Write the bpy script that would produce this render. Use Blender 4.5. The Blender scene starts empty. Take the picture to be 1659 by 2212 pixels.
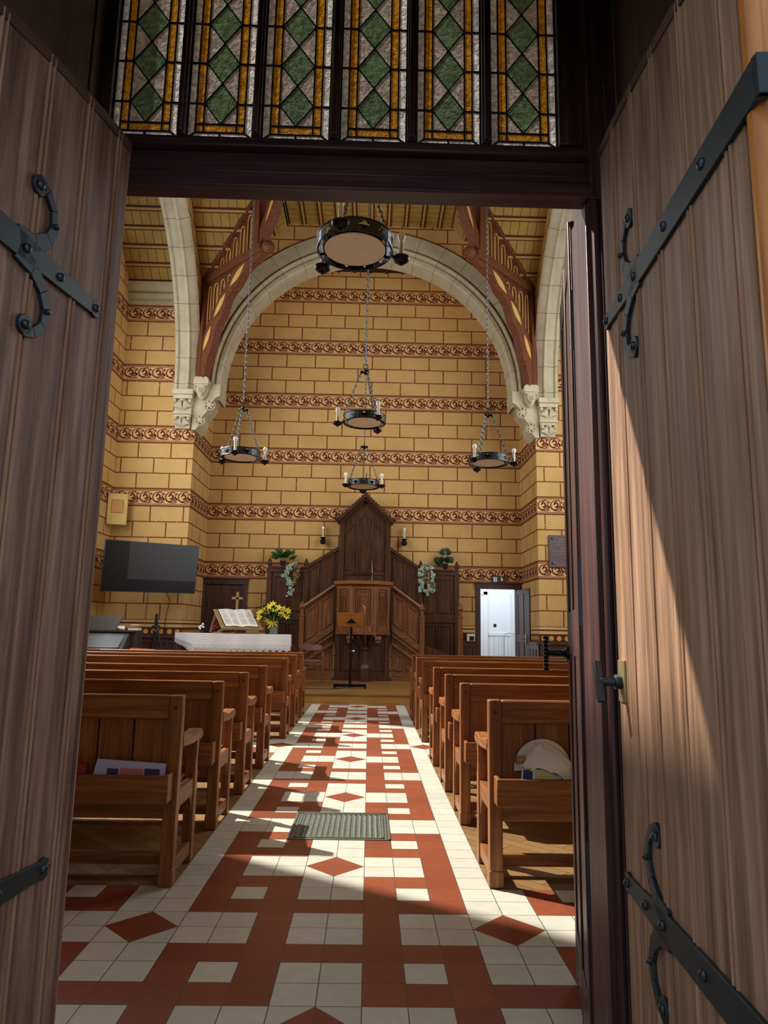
import bpy, math, random
from mathutils import Vector, Matrix
random.seed(7)
PI = math.pi
sc = bpy.context.scene
# ------------------------------------------------------------------ camera, light, exposure
CAM = Vector((0.1681, 0.0, 1.3652))
AX = (Vector((0.99961, -0.02122, 0.01788)), Vector((-0.02116, -0.16598, 0.98590)), Vector((0.01795, 0.98590, 0.16636)))
cd = bpy.data.cameras.new('camera'); cam = bpy.data.objects.new('camera', cd); sc.collection.objects.link(cam)
cd.sensor_fit = 'HORIZONTAL'; cd.sensor_width = 36.0; cd.lens = 36.0 * 1504.7 / 1659.0
cd.clip_start = 0.02; cd.clip_end = 200
m = Matrix.Identity(4)
for i in range(3):
    m[i][0] = AX[0][i]; m[i][1] = AX[1][i]; m[i][2] = -AX[2][i]; m[i][3] = CAM[i]
cam.matrix_world = m
sc.camera = cam
sc.view_settings.view_transform = 'Standard'; sc.view_settings.look = 'None'
sc.view_settings.exposure = 0.45; sc.view_settings.gamma = 1.0
sc.view_settings.use_curve_mapping = False
w = bpy.data.worlds.new('sky'); sc.world = w; w.use_nodes = True
bg = w.node_tree.nodes['Background']; bg.inputs[0].default_value = (0.72, 0.84, 1.0, 1); bg.inputs[1].default_value = 0.78
SUN_DIR = Vector((0.60, -0.374, -0.707))
sl = bpy.data.lights.new('sun', 'SUN'); so = bpy.data.objects.new('sun', sl); sc.collection.objects.link(so)
sl.energy = 6.0; sl.angle = math.radians(0.8); sl.color = (1.0, 0.94, 0.82)
so.rotation_euler = SUN_DIR.to_track_quat('-Z', 'Y').to_euler(); so.location = (-12, 16, 14)
def area(name, loc, target, sx, sy, e, col=(1, 0.97, 0.92)):
    l = bpy.data.lights.new(name, 'AREA'); l.shape = 'RECTANGLE'; l.size = sx; l.size_y = sy; l.energy = e; l.color = col
    o = bpy.data.objects.new(name, l); sc.collection.objects.link(o); o.location = loc
    o.rotation_euler = (Vector(target) - Vector(loc)).to_track_quat('-Z', 'Y').to_euler(); return o
area('window_daylight_left', (-5.6, 11.0, 5.8), (1.0, 13.0, 3.5), 6.5, 5.0, 240)  # added fill lamp in the unseen left window, boosting its daylight
area('window_daylight_right', (5.6, 11.0, 5.8), (-1.0, 13.0, 3.5), 6.5, 5.0, 240)  # added fill lamp in an unseen right window, for interior brightness
area('window_daylight_nave', (-5.6, 5.6, 7.4), (0.5, 5.5, 2.0), 1.6, 2.4, 14)  # weak added fill lamp on the wall below the unseen nave window
area('back_room_daylight', (3.4, 18.6, 3.3), (3.4, 19.4, 0.8), 1.6, 0.9, 36, (0.92, 0.96, 1.0))  # added unseen lamp near the ceiling, brightening the windowless white room

# ------------------------------------------------------------------ materials
MATS = {}
def rgb(h):
    h = h.lstrip('#'); c = [int(h[i:i + 2], 16) / 255 for i in (0, 2, 4)]
    return tuple((x / 12.92 if x <= 0.04045 else ((x + 0.055) / 1.055) ** 2.4) for x in c) + (1,)
class NT:
    def __init__(s, name):
        s.m = bpy.data.materials.new(name); s.m.use_nodes = True; s.t = s.m.node_tree; s.n = s.t.nodes; s.l = s.t.links
        s.p = s.n['Principled BSDF']; MATS[name] = s.m
    def node(s, typ, **k):
        x = s.n.new(typ)
        for a, b in k.items(): setattr(x, a, b)
        return x
    def put(s, val, sock):
        if hasattr(val, 'is_output') or isinstance(val, bpy.types.NodeSocket): s.l.new(val, sock)
        else: sock.default_value = val
    def math(s, op, a, b=None, c=None):
        x = s.node('ShaderNodeMath', operation=op); s.put(a, x.inputs[0])
        if b is not None: s.put(b, x.inputs[1])
        if c is not None: s.put(c, x.inputs[2])
        return x.outputs[0]
    def mix(s, f, a, b, typ='MIX'):
        x = s.node('ShaderNodeMix', data_type='RGBA', blend_type=typ)
        s.put(f, x.inputs[0]); s.put(a, x.inputs[6]); s.put(b, x.inputs[7]); return x.outputs[2]
    def noise(s, vec, scale, detail=3, rough=.5, dist=0):
        x = s.node('ShaderNodeTexNoise'); s.l.new(vec, x.inputs['Vector']); x.inputs['Scale'].default_value = scale
        x.inputs['Detail'].default_value = detail; x.inputs['Roughness'].default_value = rough; x.inputs['Distortion'].default_value = dist
        return x.outputs['Fac']
    def coord(s, kind='Object', scale=(1, 1, 1), rot=(0, 0, 0)):
        tc = s.node('ShaderNodeTexCoord'); mp = s.node('ShaderNodeMapping'); s.l.new(tc.outputs[kind], mp.inputs[0])
        mp.inputs['Scale'].default_value = scale; mp.inputs['Rotation'].default_value = rot; return mp.outputs[0]
    def ramp(s, f, stops):
        x = s.node('ShaderNodeValToRGB'); s.l.new(f, x.inputs[0]); e = x.color_ramp.elements
        while len(e) < len(stops): e.new(0.5)
        for i, (p, c) in enumerate(stops): e[i].position = p; e[i].color = c
        return x.outputs[0]
    def bump(s, h, strength=.3, dist=.01):
        b = s.node('ShaderNodeBump'); b.inputs['Strength'].default_value = strength; b.inputs['Distance'].default_value = dist
        s.l.new(h, b.inputs['Height']); s.l.new(b.outputs[0], s.p.inputs['Normal'])
    def done(s, col=None, rough=.5, metal=0, spec=.5):
        if col is not None: s.put(col, s.p.inputs['Base Color'])
        s.put(rough, s.p.inputs['Roughness']); s.p.inputs['Metallic'].default_value = metal
        s.p.inputs['Specular IOR Level'].default_value = spec
        return s.m
def plain(name, h, rough=.5, metal=0, var=.12, spec=.5, scale=12):
    n = NT(name); v = n.coord(); f = n.noise(v, scale, 4)
    c = rgb(h); d = tuple(x * (1 - var) for x in c[:3]) + (1,); l = tuple(min(1, x * (1 + var)) for x in c[:3]) + (1,)
    return n.done(n.mix(f, d, l), rough, metal, spec)
def wood(name, dark, base, light, axis='X', rough=.45, sc_=1.0, patch=None, spec=.4, bump=.25):
    n = NT(name)
    s = {'X': (1.2, 26, 26), 'Y': (26, 1.2, 26), 'Z': (26, 26, 1.2)}[axis]
    v = n.coord('Object', tuple(q * sc_ for q in s))
    f = n.noise(v, 1.6, 6, .62, .35)
    col = n.ramp(f, [(.28, rgb(dark)), (.5, rgb(base)), (.74, rgb(light))])
    v2 = n.coord('Object', (1, 1, 1)); g = n.noise(v2, 2.2, 3)
    col = n.mix(n.math('MULTIPLY', g, .55), col, rgb(patch or dark))
    n.bump(f, bump, .004)
    return n.done(col, rough, 0, spec)
# painted ashlar: joint lines and frieze bands from UV (u metres along wall, v = height)
def painted(name, bands=True, tint=(1, 1, 1)):
    n = NT(name); tc = n.node('ShaderNodeTexCoord'); sp = n.node('ShaderNodeSeparateXYZ'); n.l.new(tc.outputs['UV'], sp.inputs[0])
    u, v = sp.outputs[0], sp.outputs[1]
    P_, B_, R_ = 1.49, (.41 if bands else 0.0), ((1.49 - .41) / 3 if bands else 1.49 / 4)
    k = n.math('FLOOR', n.math('DIVIDE', n.math('SUBTRACT', v, 2.565), P_))
    zz = n.math('SUBTRACT', n.math('SUBTRACT', v, 2.565), n.math('MULTIPLY', k, P_))
    inb = n.math('LESS_THAN', zz, B_)
    rr = n.math('DIVIDE', n.math('SUBTRACT', zz, B_), R_); row = n.math('FLOOR', rr); fr = n.math('SUBTRACT', rr, row)
    par = n.math('FLOORED_MODULO', n.math('ADD', n.math('MULTIPLY', k, 3.0), row), 2.0)
    hl = n.math('MAXIMUM', n.math('LESS_THAN', fr, .045), n.math('GREATER_THAN', fr, .965))
    uu = n.math('FLOORED_MODULO', n.math('ADD', n.math('DIVIDE', u, .755), n.math('MULTIPLY', par, .5)), 1.0)
    vl = n.math('LESS_THAN', uu, .04)
    line = n.math('MULTIPLY', n.math('MAXIMUM', hl, vl), n.math('SUBTRACT', 1.0, inb))
    ob = n.coord(); g = n.noise(ob, 1.1, 4, .6); g2 = n.noise(ob, 9, 5, .65)
    base = n.ramp(g, [(.3, tuple(c * t for c, t in zip(rgb('#BF9A5C')[:3], tint)) + (1,)), (.55, tuple(c * t for c, t in zip(rgb('#CDA86C')[:3], tint)) + (1,)), (.75, tuple(c * t for c, t in zip(rgb('#C89E58')[:3], tint)) + (1,))])
    base = n.mix(n.math('MULTIPLY', g2, .22), base, rgb('#A58A52'))
    col = n.mix(inb, base, n.mix(n.math('MULTIPLY', g2, .3), rgb('#D8B57C'), rgb('#C09A62')))
    # worn joint paint
    wear = n.math('GREATER_THAN', n.noise(ob, 23, 3), .33)
    col = n.mix(n.math('MULTIPLY', line, wear), col, rgb('#7C3C22'))
    n.bump(g2, .08, .004)
    return n.done(col, .75, 0, .25)
painted('painted_blocks'); painted('painted_plain', False); 
plain('frieze_red', '#773620', .75, 0, .2, .2); plain('frieze_cream', '#E6CFA0', .75, 0, .1, .2)
plain('frieze_brown', '#5A2A18', .7, 0, .2, .2); plain('disc_gold', '#CFA64E', .7, 0, .15, .2)
n = NT('ceiling_boards'); tc = n.node('ShaderNodeTexCoord'); sp = n.node('ShaderNodeSeparateXYZ'); n.l.new(tc.outputs['UV'], sp.inputs[0])
fu = n.math('FLOORED_MODULO', n.math('DIVIDE', sp.outputs[0], .2), 1.0); ln = n.math('LESS_THAN', fu, .06)
ob = n.coord(); g = n.noise(ob, 1.5, 4, .6); cell = n.noise(n.coord('Object', (5, 5, .5)), 1.0, 0)
col = n.ramp(g, [(.3, rgb('#94743A')), (.6, rgb('#AD8C48')), (.8, rgb('#A28140'))]); col = n.mix(ln, col, rgb('#3A2414'))
n.done(col, .7, 0, .2)
def stone(name, c1, c2):
    n = NT(name); tc = n.node('ShaderNodeTexCoord'); sp = n.node('ShaderNodeSeparateXYZ'); n.l.new(tc.outputs['UV'], sp.inputs[0])
    fu = n.math('FLOORED_MODULO', n.math('DIVIDE', sp.outputs[0], .55), 1.0)
    on = n.math('GREATER_THAN', sp.outputs[1], .5); ln = n.math('MULTIPLY', n.math('LESS_THAN', fu, .018), on)
    ob = n.coord(); g = n.noise(ob, 3.5, 5, .6); g2 = n.noise(ob, 40, 3)
    col = n.ramp(g, [(.3, rgb(c1)), (.7, rgb(c2))]); col = n.mix(n.math('MULTIPLY', g2, .25), col, rgb('#A89A78')); col = n.mix(ln, col, rgb('#6E634C'))
    n.bump(g2, .2, .004); return n.done(col, .85, 0, .2)
stone('stone', '#B3AA8E', '#CCC4AA'); stone('cornice_stone', '#A99D7C', '#C0B592')
for ax in 'XYZ':
    wood('pew_' + ax, '#5A341B', '#8E5529', '#B47A40', ax, .42)
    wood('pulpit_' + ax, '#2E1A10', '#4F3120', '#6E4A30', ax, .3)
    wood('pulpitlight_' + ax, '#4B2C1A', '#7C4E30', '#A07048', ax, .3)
    wood('truss_' + ax, '#4E2A1A', '#724229', '#885231', ax, .6, .6, None, .2, .1)
    wood('partition_' + ax, '#2E1E1F', '#543837', '#70504B', ax, .38)
wood('leaf_wood', '#503728', '#9C765C', '#CCA788', 'Z', .6, .7, '#54402E', .3, .5)
wood('leaf_dark', '#3E2B24', '#8A6654', '#C6A288', 'Z', .6, .7, '#46322E', .3, .5)
wood('leaf_bead', '#6E4C38', '#A07A5C', '#BE9C7A', 'Z', .6, 1.4, '#8A6250', .3, .3)
wood('post_wood', '#8A4E1C', '#C07A32', '#D89A54', 'Z', .35, .8, '#A8662A')
wood('dais_wood', '#6E4C26', '#93703E', '#AA854C', 'X', .4, .8); wood('dais_front', '#8E6430', '#B4853F', '#C89A52', 'X', .4, .8)
wood('stand_wood', '#8E5A24', '#B27736', '#C58C48', 'X', .4)
wood('easel_wood', '#7A5C36', '#A18154', '#BC9C6E', 'X', .5)
plain('grooves', '#2A1710', .8); plain('iron', '#3C444A', .33, .7, .35, .5, 30); plain('strap_iron', '#2C363A', .5, .55, .35, .5, 26)
plain('black_iron', '#101112', .35, .6, .3); plain('chain_iron', '#6C6E70', .35, .6, .3); plain('drum', '#16191D', .25, .8, .2)
plain('diffuser', '#F6EEDC', .6, 0, .03); plain('candle', '#DCD6BE', .4, .1, .1); plain('bulb', '#F4F7F8', .15, 0, .02, .6)
plain('truss_gold', '#D0A45A', .6, 0, .08); plain('white_paint', '#E3E8EC', .45, 0, .03); plain('white_wall', '#E6EBEF', .7, 0, .03)
plain('dark_void', '#0B0908', .9); plain('black_plastic', '#121316', .35, 0, .15); plain('cloth_white', '#E9ECF0', .85, 0, .05)
plain('lace', '#DADCE0', .9, 0, .12, .3, 60); plain('paper', '#EFEDE6', .8, 0, .04); plain('paper_blue', '#B9BEEB', .6, 0, .06)
plain('print_blue', '#27306A', .5, 0, .3); plain('print_warm', '#C27A6A', .5, 0, .3); plain('page', '#E8E6DC', .85, 0, .05); plain('ink', '#8A8A86', .8)
plain('hat', '#D9D6CC', .9, 0, .08, .2, 30); plain('card_tube', '#A07A4A', .7); plain('teal', '#3F9C8C', .5); plain('leaflet_yellow', '#D8CF8A', .6); plain('red_book', '#8C2A35', .6)
plain('organ_body', '#3F3A34', .5); plain('organ_silver', '#8E969C', .3, .6, .1); plain('orange_cloth', '#E0662E', .7); plain('mauve', '#8A6668', .8, 0, .12)
plain('chair_wood', '#7A5636', .45); plain('leaf_green', '#2A5A2C', .5, 0, .4, .4, 25); plain('leaf_dkgreen', '#17341E', .45, 0, .4, .4, 25)
plain('ivy_white', '#BFD2C0', .5, 0, .2); plain('ivy_green', '#4F7F64', .5, 0, .3); plain('ivy_brown', '#9A6A3A', .6, 0, .3); plain('stem', '#B9B77A', .6)
plain('lily', '#F0DC3A', .5, 0, .12); plain('lily_orange', '#F0A828', .5, 0, .1); plain('flower_white', '#F0F0F2', .5); plain('flower_red', '#8E2A2A', .5)
plain('plaque', '#5A4C50', .6, .2, .2); plain('plaque_text', '#A2989A', .6); plain('box_ochre', '#CBAF68', .7); plain('box_tan', '#BE8C50', .7); plain('batten_tan', '#A98C50', .7, 0, .1, .2)
plain('exit_green', '#123A26', .4); plain('exit_white', '#F2F6F2', .4); plain('brass', '#A0946C', .4, .6, .4); plain('steel', '#8A9096', .3, .9, .2)
plain('rubber', '#15120F', .8); plain('grate_iron', '#74786E', .45, .5, .35, .5, 25); plain('pit', '#16130F', .9); plain('outer_stone', '#8E8778', .9); plain('lead', '#3A3B3C', .45, .5, .3)
plain('socket', '#E8E6DC', .4)
# TV glass
n = NT('tv_screen'); n.done((0.005, 0.005, 0.006, 1), .26, 0, .22)
n = NT('vase_glass'); n.done((.85, .9, .88, 1), .05); n.p.inputs['Transmission Weight'].default_value = .9
# stained glass
def glass(name, col, tr, trans=.45):
    n = NT(name); v = n.coord('Object', (1, 1, 1)); f = n.noise(v, 55, 3, .6, .6)
    f2 = n.noise(v, 160, 2); h = n.math('ADD', f, n.math('MULTIPLY', f2, .35))
    b = n.node('ShaderNodeBump'); b.inputs['Strength'].default_value = 1.0; b.inputs['Distance'].default_value = .012; n.l.new(h, b.inputs['Height'])
    tl = n.node('ShaderNodeBsdfTranslucent'); tp = n.node('ShaderNodeBsdfTransparent'); gl = n.node('ShaderNodeBsdfGlossy'); rf = n.node('ShaderNodeBsdfRefraction')
    rf.inputs['Roughness'].default_value = .22; rf.inputs['IOR'].default_value = 1.12; n.l.new(b.outputs[0], rf.inputs['Normal'])
    c2 = n.mix(n.ramp(f, [(.38, (0, 0, 0, 1)), (.66, (1, 1, 1, 1))]), tuple(c * .6 for c in col[:3]) + (1,), tuple(min(1, c * 1.3) for c in col[:3]) + (1,))
    n.l.new(c2, tl.inputs[0]); n.l.new(b.outputs[0], tl.inputs['Normal']); n.l.new(c2, rf.inputs[0])
    gl.inputs['Roughness'].default_value = .12; gl.inputs[0].default_value = (.8, .8, .8, 1); n.l.new(b.outputs[0], gl.inputs['Normal'])
    m1 = n.node('ShaderNodeMixShader'); m1.inputs[0].default_value = trans; n.l.new(rf.outputs[0], m1.inputs[1]); n.l.new(tl.outputs[0], m1.inputs[2])
    m2 = n.node('ShaderNodeMixShader'); m2.inputs[0].default_value = .12; n.l.new(m1.outputs[0], m2.inputs[1]); n.l.new(gl.outputs[0], m2.inputs[2])
    n.l.new(m2.outputs[0], n.n['Material Output'].inputs[0])
glass('glass_clear', (.40, .37, .36, 1), 1, .3); glass('glass_green', (.11, .18, .10, 1), 1, .3); glass('glass_amber', (.52, .25, .02, 1), 1, .3); glass('glass_border', (.6, .6, .62, 1), 1, .5)
# floor tiles (UV 0..1 per tile)
def tile(name, c1, c2, stain):
    n = NT(name); tc = n.node('ShaderNodeTexCoord'); sp = n.node('ShaderNodeSeparateXYZ'); n.l.new(tc.outputs['UV'], sp.inputs[0])
    fu = n.math('FLOORED_MODULO', sp.outputs[0], 1.0); fv = n.math('FLOORED_MODULO', sp.outputs[1], 1.0)
    def edge(f): return n.math('MAXIMUM', n.math('LESS_THAN', f, .012), n.math('GREATER_THAN', f, .988))
    g_ = n.math('MAXIMUM', edge(fu), edge(fv))
    wn = n.node('ShaderNodeTexWhiteNoise'); cx = n.node('ShaderNodeCombineXYZ')
    n.l.new(n.math('FLOOR', sp.outputs[0]), cx.inputs[0]); n.l.new(n.math('FLOOR', sp.outputs[1]), cx.inputs[1]); n.l.new(cx.outputs[0], wn.inputs[0])
    ob = n.coord(); g = n.noise(ob, 14, 5, .65); g2 = n.noise(ob, 70, 4)
    col = n.mix(wn.outputs[0], rgb(c1), rgb(c2)); col = n.mix(n.math('MULTIPLY', n.ramp(g, [(.42, (0, 0, 0, 1)), (.75, (1, 1, 1, 1))]), .45), col, rgb(stain))
    col = n.mix(g_, col, rgb('#4E4A44')); n.bump(g2, .05, .002)
    return n.done(col, .42, 0, .45)
tile('tile_white', '#BDBCB2', '#CBCABE', '#A9A89C'); tile('tile_red', '#7E3E28', '#8A482E', '#6C3424')
# parquet
n = NT('parquet'); v = n.coord('Object', (1, 1, 1), (0, 0, math.radians(45))); br = n.node('ShaderNodeTexBrick'); n.l.new(v, br.inputs[0])
br.inputs['Scale'].default_value = 1.0; br.inputs['Brick Width'].default_value = .52; br.inputs['Row Height'].default_value = .095; br.inputs['Mortar Size'].default_value = .0025
br.inputs['Color1'].default_value = rgb('#7A5C38'); br.inputs['Color2'].default_value = rgb('#96754A'); br.inputs['Mortar'].default_value = rgb('#2C1E12')
f = n.noise(n.coord('Object', (4, 30, 4), (0, 0, math.radians(45))), 1.5, 5, .6); n.done(n.mix(n.math('MULTIPLY', f, .5), br.outputs[0], rgb('#6B4E30')), .45)

# ------------------------------------------------------------------ mesh helpers
class MB:
    def __init__(s): s.v = []; s.f = []; s.mi = []; s.uv = []; s.off = Vector((0, 0, 0))
    def add(s, pts, faces, mat=0, uvs=None):
        b = len(s.v); s.v += [tuple(p) for p in pts]
        for i, fc in enumerate(faces):
            s.f.append([b + k for k in fc]); s.mi.append(mat); s.uv.append(uvs[i] if uvs else None)
        return s
    def face(s, pts, mat=0, uv=None): return s.add(pts, [list(range(len(pts)))], mat, [uv] if uv else None)
    def box(s, x0, x1, y0, y1, z0, z1, mat=0):
        p = [(x, y, z) for x in (x0, x1) for y in (y0, y1) for z in (z0, z1)]
        return s.add(p, [(0, 1, 3, 2), (4, 6, 7, 5), (0, 4, 5, 1), (2, 3, 7, 6), (0, 2, 6, 4), (1, 5, 7, 3)], mat)
    def hexa(s, p, mat=0):   # p: 4 bottom then 4 top (same order)
        return s.add(p, [(3, 2, 1, 0), (4, 5, 6, 7), (0, 1, 5, 4), (1, 2, 6, 5), (2, 3, 7, 6), (3, 0, 4, 7)], mat)
    def bar(s, p, q, wd, h, up=(0, 0, 1), mat=0):
        p = Vector(p); q = Vector(q); d = (q - p).normalized(); up = Vector(up); r = d.cross(up)
        if r.length < 1e-5: r = d.cross(Vector((0, 1, 0)))
        r.normalize(); u = r.cross(d).normalized(); r = r * wd / 2; u = u * h / 2
        a = [p - r - u, p + r - u, p + r + u, p - r + u]; b = [x + (q - p) for x in a]
        return s.add(a + b, [(3, 2, 1, 0), (4, 5, 6, 7), (0, 1, 5, 4), (1, 2, 6, 5), (2, 3, 7, 6), (3, 0, 4, 7)], mat)
    def tube(s, pts, r, nn=8, closed=False, mat=0):
        pts = [Vector(p) for p in pts]; N = len(pts); rs = r if isinstance(r, (list, tuple)) else [r] * N; V = []; prev = None
        for i, p in enumerate(pts):
            a = pts[(i - 1) % N] if (closed or i > 0) else pts[0]; b = pts[(i + 1) % N] if (closed or i < N - 1) else pts[-1]
            d = (b - a).normalized()
            if prev is None:
                x = d.cross(Vector((0, 0, 1)));
                if x.length < 1e-3: x = d.cross(Vector((1, 0, 0)))
            else: x = prev - d * prev.dot(d)
            x.normalize(); prev = x; y = d.cross(x)
            V += [p + (x * math.cos(2 * PI * k / nn) + y * math.sin(2 * PI * k / nn)) * rs[i] for k in range(nn)]
        F = []
        for i in range(N if closed else N - 1):
            j = (i + 1) % N
            for k in range(nn): F.append((i * nn + k, i * nn + (k + 1) % nn, j * nn + (k + 1) % nn, j * nn + k))
        if not closed: F.append(tuple(reversed(range(nn)))); F.append(tuple((N - 1) * nn + k for k in range(nn)))
        return s.add(V, F, mat)
    def lathe(s, prof, c=(0, 0, 0), nn=16, mat=0, cap=True, axis='Z'):
        V = []; c = Vector(c)
        for r, z in prof:
            for k in range(nn):
                a = 2 * PI * k / nn; x, y = r * math.cos(a), r * math.sin(a)
                V.append(c + (Vector((x, y, z)) if axis == 'Z' else Vector((x, z, y)) if axis == 'Y' else Vector((z, x, y))))
        F = []
        for i in range(len(prof) - 1):
            for k in range(nn): F.append((i * nn + k, i * nn + (k + 1) % nn, (i + 1) * nn + (k + 1) % nn, (i + 1) * nn + k))
        if cap: F.append(tuple(reversed(range(nn)))); F.append(tuple((len(prof) - 1) * nn + k for k in range(nn)))
        return s.add(V, F, mat)
    def ell(s, c, r, nn=12, mat=0, rot=None):
        m_ = nn // 2; V = []; c = Vector(c)
        for i in range(1, m_):
            t = PI * i / m_
            for k in range(nn):
                a = 2 * PI * k / nn; p = Vector((r[0] * math.sin(t) * math.cos(a), r[1] * math.sin(t) * math.sin(a), r[2] * math.cos(t)))
                V.append(c + (rot @ p if rot else p))
        for z in (r[2], -r[2]): p = Vector((0, 0, z)); V.append(c + (rot @ p if rot else p))
        F = []; T = len(V) - 2
        for i in range(m_ - 2):
            for k in range(nn): F.append((i * nn + k, (i + 1) * nn + k, (i + 1) * nn + (k + 1) % nn, i * nn + (k + 1) % nn))
        for k in range(nn): F.append((T, k, (k + 1) % nn)); F.append((T + 1, (m_ - 2) * nn + (k + 1) % nn, (m_ - 2) * nn + k))
        return s.add(V, F, mat)
    def prism(s, poly, O, U, V_, W, mat=0):   # poly in (u,v); extruded by vector W
        O = Vector(O); U = Vector(U); V_ = Vector(V_); W = Vector(W); N = len(poly)
        a = [O + U * p[0] + V_ * p[1] for p in poly]; b = [x + W for x in a]
        F = [tuple(range(N)), tuple(reversed(range(N, 2 * N)))] + [(i, N + i, N + (i + 1) % N, (i + 1) % N) for i in range(N)]
        return s.add(a + b, F, mat)
    def ribbon(s, path, wd, O, U, V_, W, mat=0):
        N = len(path); ws = wd if isinstance(wd, (list, tuple)) else [wd] * N; L = []; R = []
        for i, p in enumerate(path):
            a = Vector(path[max(0, i - 1)]); b = Vector(path[min(N - 1, i + 1)]); d = (b - a).normalized(); nrm = Vector((-d[1], d[0]))
            L.append(Vector(p) + nrm * ws[i] / 2); R.append(Vector(p) - nrm * ws[i] / 2)
        for i in range(N - 1): s.prism([L[i], L[i + 1], R[i + 1], R[i]], O, U, V_, W, mat)
        return s
    def holed(s, outer, holes, O, U, V_, W, mat=0, warp=None):
        cu = bpy.data.curves.new('tmp', 'CURVE'); cu.dimensions = '2D'; cu.fill_mode = 'BOTH'; th = Vector(W).length; cu.extrude = th / 2
        for pl in [outer] + holes:
            sp_ = cu.splines.new('POLY'); sp_.points.add(len(pl) - 1); sp_.use_cyclic_u = True
            for i, p in enumerate(pl): sp_.points[i].co = (p[0], p[1], 0, 1)
        o = bpy.data.objects.new('tmp', cu); sc.collection.objects.link(o); bpy.context.view_layer.update()
        me = bpy.data.meshes.new_from_object(o.evaluated_get(bpy.context.evaluated_depsgraph_get()))
        bpy.data.objects.remove(o); bpy.data.curves.remove(cu)
        O = Vector(O); U = Vector(U); V_ = Vector(V_); Wn = Vector(W).normalized(); pts = []
        for v in me.vertices:
            c = v.co
            pts.append(warp(c[0], c[1], c[2] + th / 2) if warp else O + U * c[0] + V_ * c[1] + Wn * (c[2] + th / 2))
        fs = [tuple(p.vertices) for p in me.polygons]; bpy.data.meshes.remove(me)
        return s.add(pts, fs, mat)
    def xform(s, M):
        s.v = [tuple(M @ Vector(p)) for p in s.v]; return s
    def build(s, name, mats, parent=None, smooth=True, bevel=0.0, seg=2):
        me = bpy.data.meshes.new(name); me.from_pydata(s.v, [], s.f)
        if isinstance(mats, str): mats = [mats]
        for k in mats: me.materials.append(MATS[k])
        me.polygons.foreach_set('material_index', s.mi)
        if any(u for u in s.uv):
            ul = me.uv_layers.new(name='UVMap'); i = 0
            for fi, p in enumerate(me.polygons):
                u = s.uv[fi]
                for j in range(p.loop_total):
                    if u: ul.data[p.loop_start + j].uv = u[j]
        me.update()
        if smooth:
            me.polygons.foreach_set('use_smooth', [True] * len(me.polygons)); me.set_sharp_from_angle(angle=math.radians(32))
        o = bpy.data.objects.new(name, me); sc.collection.objects.link(o)
        if parent: o.parent = parent
        if bevel:
            b = o.modifiers.new('bevel', 'BEVEL'); b.width = bevel; b.segments = seg; b.limit_method = 'ANGLE'; b.angle_limit = math.radians(40)
        return o
def tag(o, label=None, cat=None, group=None, kind=None):
    if label: o['label'] = label
    if cat: o['category'] = cat
    if group: o['group'] = group
    if kind: o['kind'] = kind
    return o
def empty(name, loc, rz=0, label=None, cat=None, group=None, kind=None):
    o = bpy.data.objects.new(name, None); sc.collection.objects.link(o); o.location = loc; o.rotation_euler = (0, 0, rz); o.empty_display_size = .1
    return tag(o, label, cat, group, kind)
def copy_tree(o, parent=None):
    c = o.copy(); sc.collection.objects.link(c)
    if parent: c.parent = parent
    for ch in list(o.children): copy_tree(ch, c)
    return c
def struct(mb, name, mats, label=None, cat=None, **k):
    o = mb.build(name, mats, **k); return tag(o, label, cat, None, 'structure')
X, Y, Z = Vector((1, 0, 0)), Vector((0, 1, 0)), Vector((0, 0, 1))

# ------------------------------------------------------------------ painted frieze ornament
def arcpts(cx, cy, r, a0, a1, n_):
    return [(cx + r * math.cos(math.radians(a0 + (a1 - a0) * i / n_)), cy + r * math.sin(math.radians(a0 + (a1 - a0) * i / n_))) for i in range(n_ + 1)]
MOTIF = []
def strip(path, wd):
    wd *= 1.35
    N = len(path)
    for i in range(N - 1):
        a = Vector(path[i]); b = Vector(path[i + 1]); d = (b - a)
        if d.length < 1e-6: continue
        d.normalize(); nr = Vector((-d[1], d[0]))
        w0 = wd * (.35 + .65 * math.sin(PI * (i + .5) / N)) if N > 3 else wd
        MOTIF.append([tuple(a + nr * w0 / 2 - d * .002), tuple(b + nr * w0 / 2 + d * .002), tuple(b - nr * w0 / 2 + d * .002), tuple(a - nr * w0 / 2 - d * .002)])
strip(arcpts(.13, .205, .105, 70, 290, 14), .022)
strip(arcpts(.205, .235, .085, 200, 60, 7) , .020)
strip([(.235, .30), (.255, .24), (.25, .18), (.22, .13), (.18, .11), (.13, .10)], .022)
strip([(.09, .215), (.12, .25), (.165, .262), (.20, .245)], .030)
strip([(.13, .17), (.16, .155), (.20, .165), (.205, .20), (.19, .235)], .040)
strip([(.02, .135), (.10, .085), (.20, .072), (.31, .085)], .018)
strip([(.31, .14), (.285, .17), (.26, .20)], .026)
strip([(.245, .10), (.28, .135), (.30, .175)], .024)
for a in (100, 160, 225, 290, 20):
    c = (.29 + .018 * math.cos(math.radians(a)), .275 + .018 * math.sin(math.radians(a)))
    MOTIF.append([(c[0] - .016, c[1]), (c[0], c[1] - .016), (c[0] + .016, c[1]), (c[0], c[1] + .016)])
MW = .31
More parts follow.
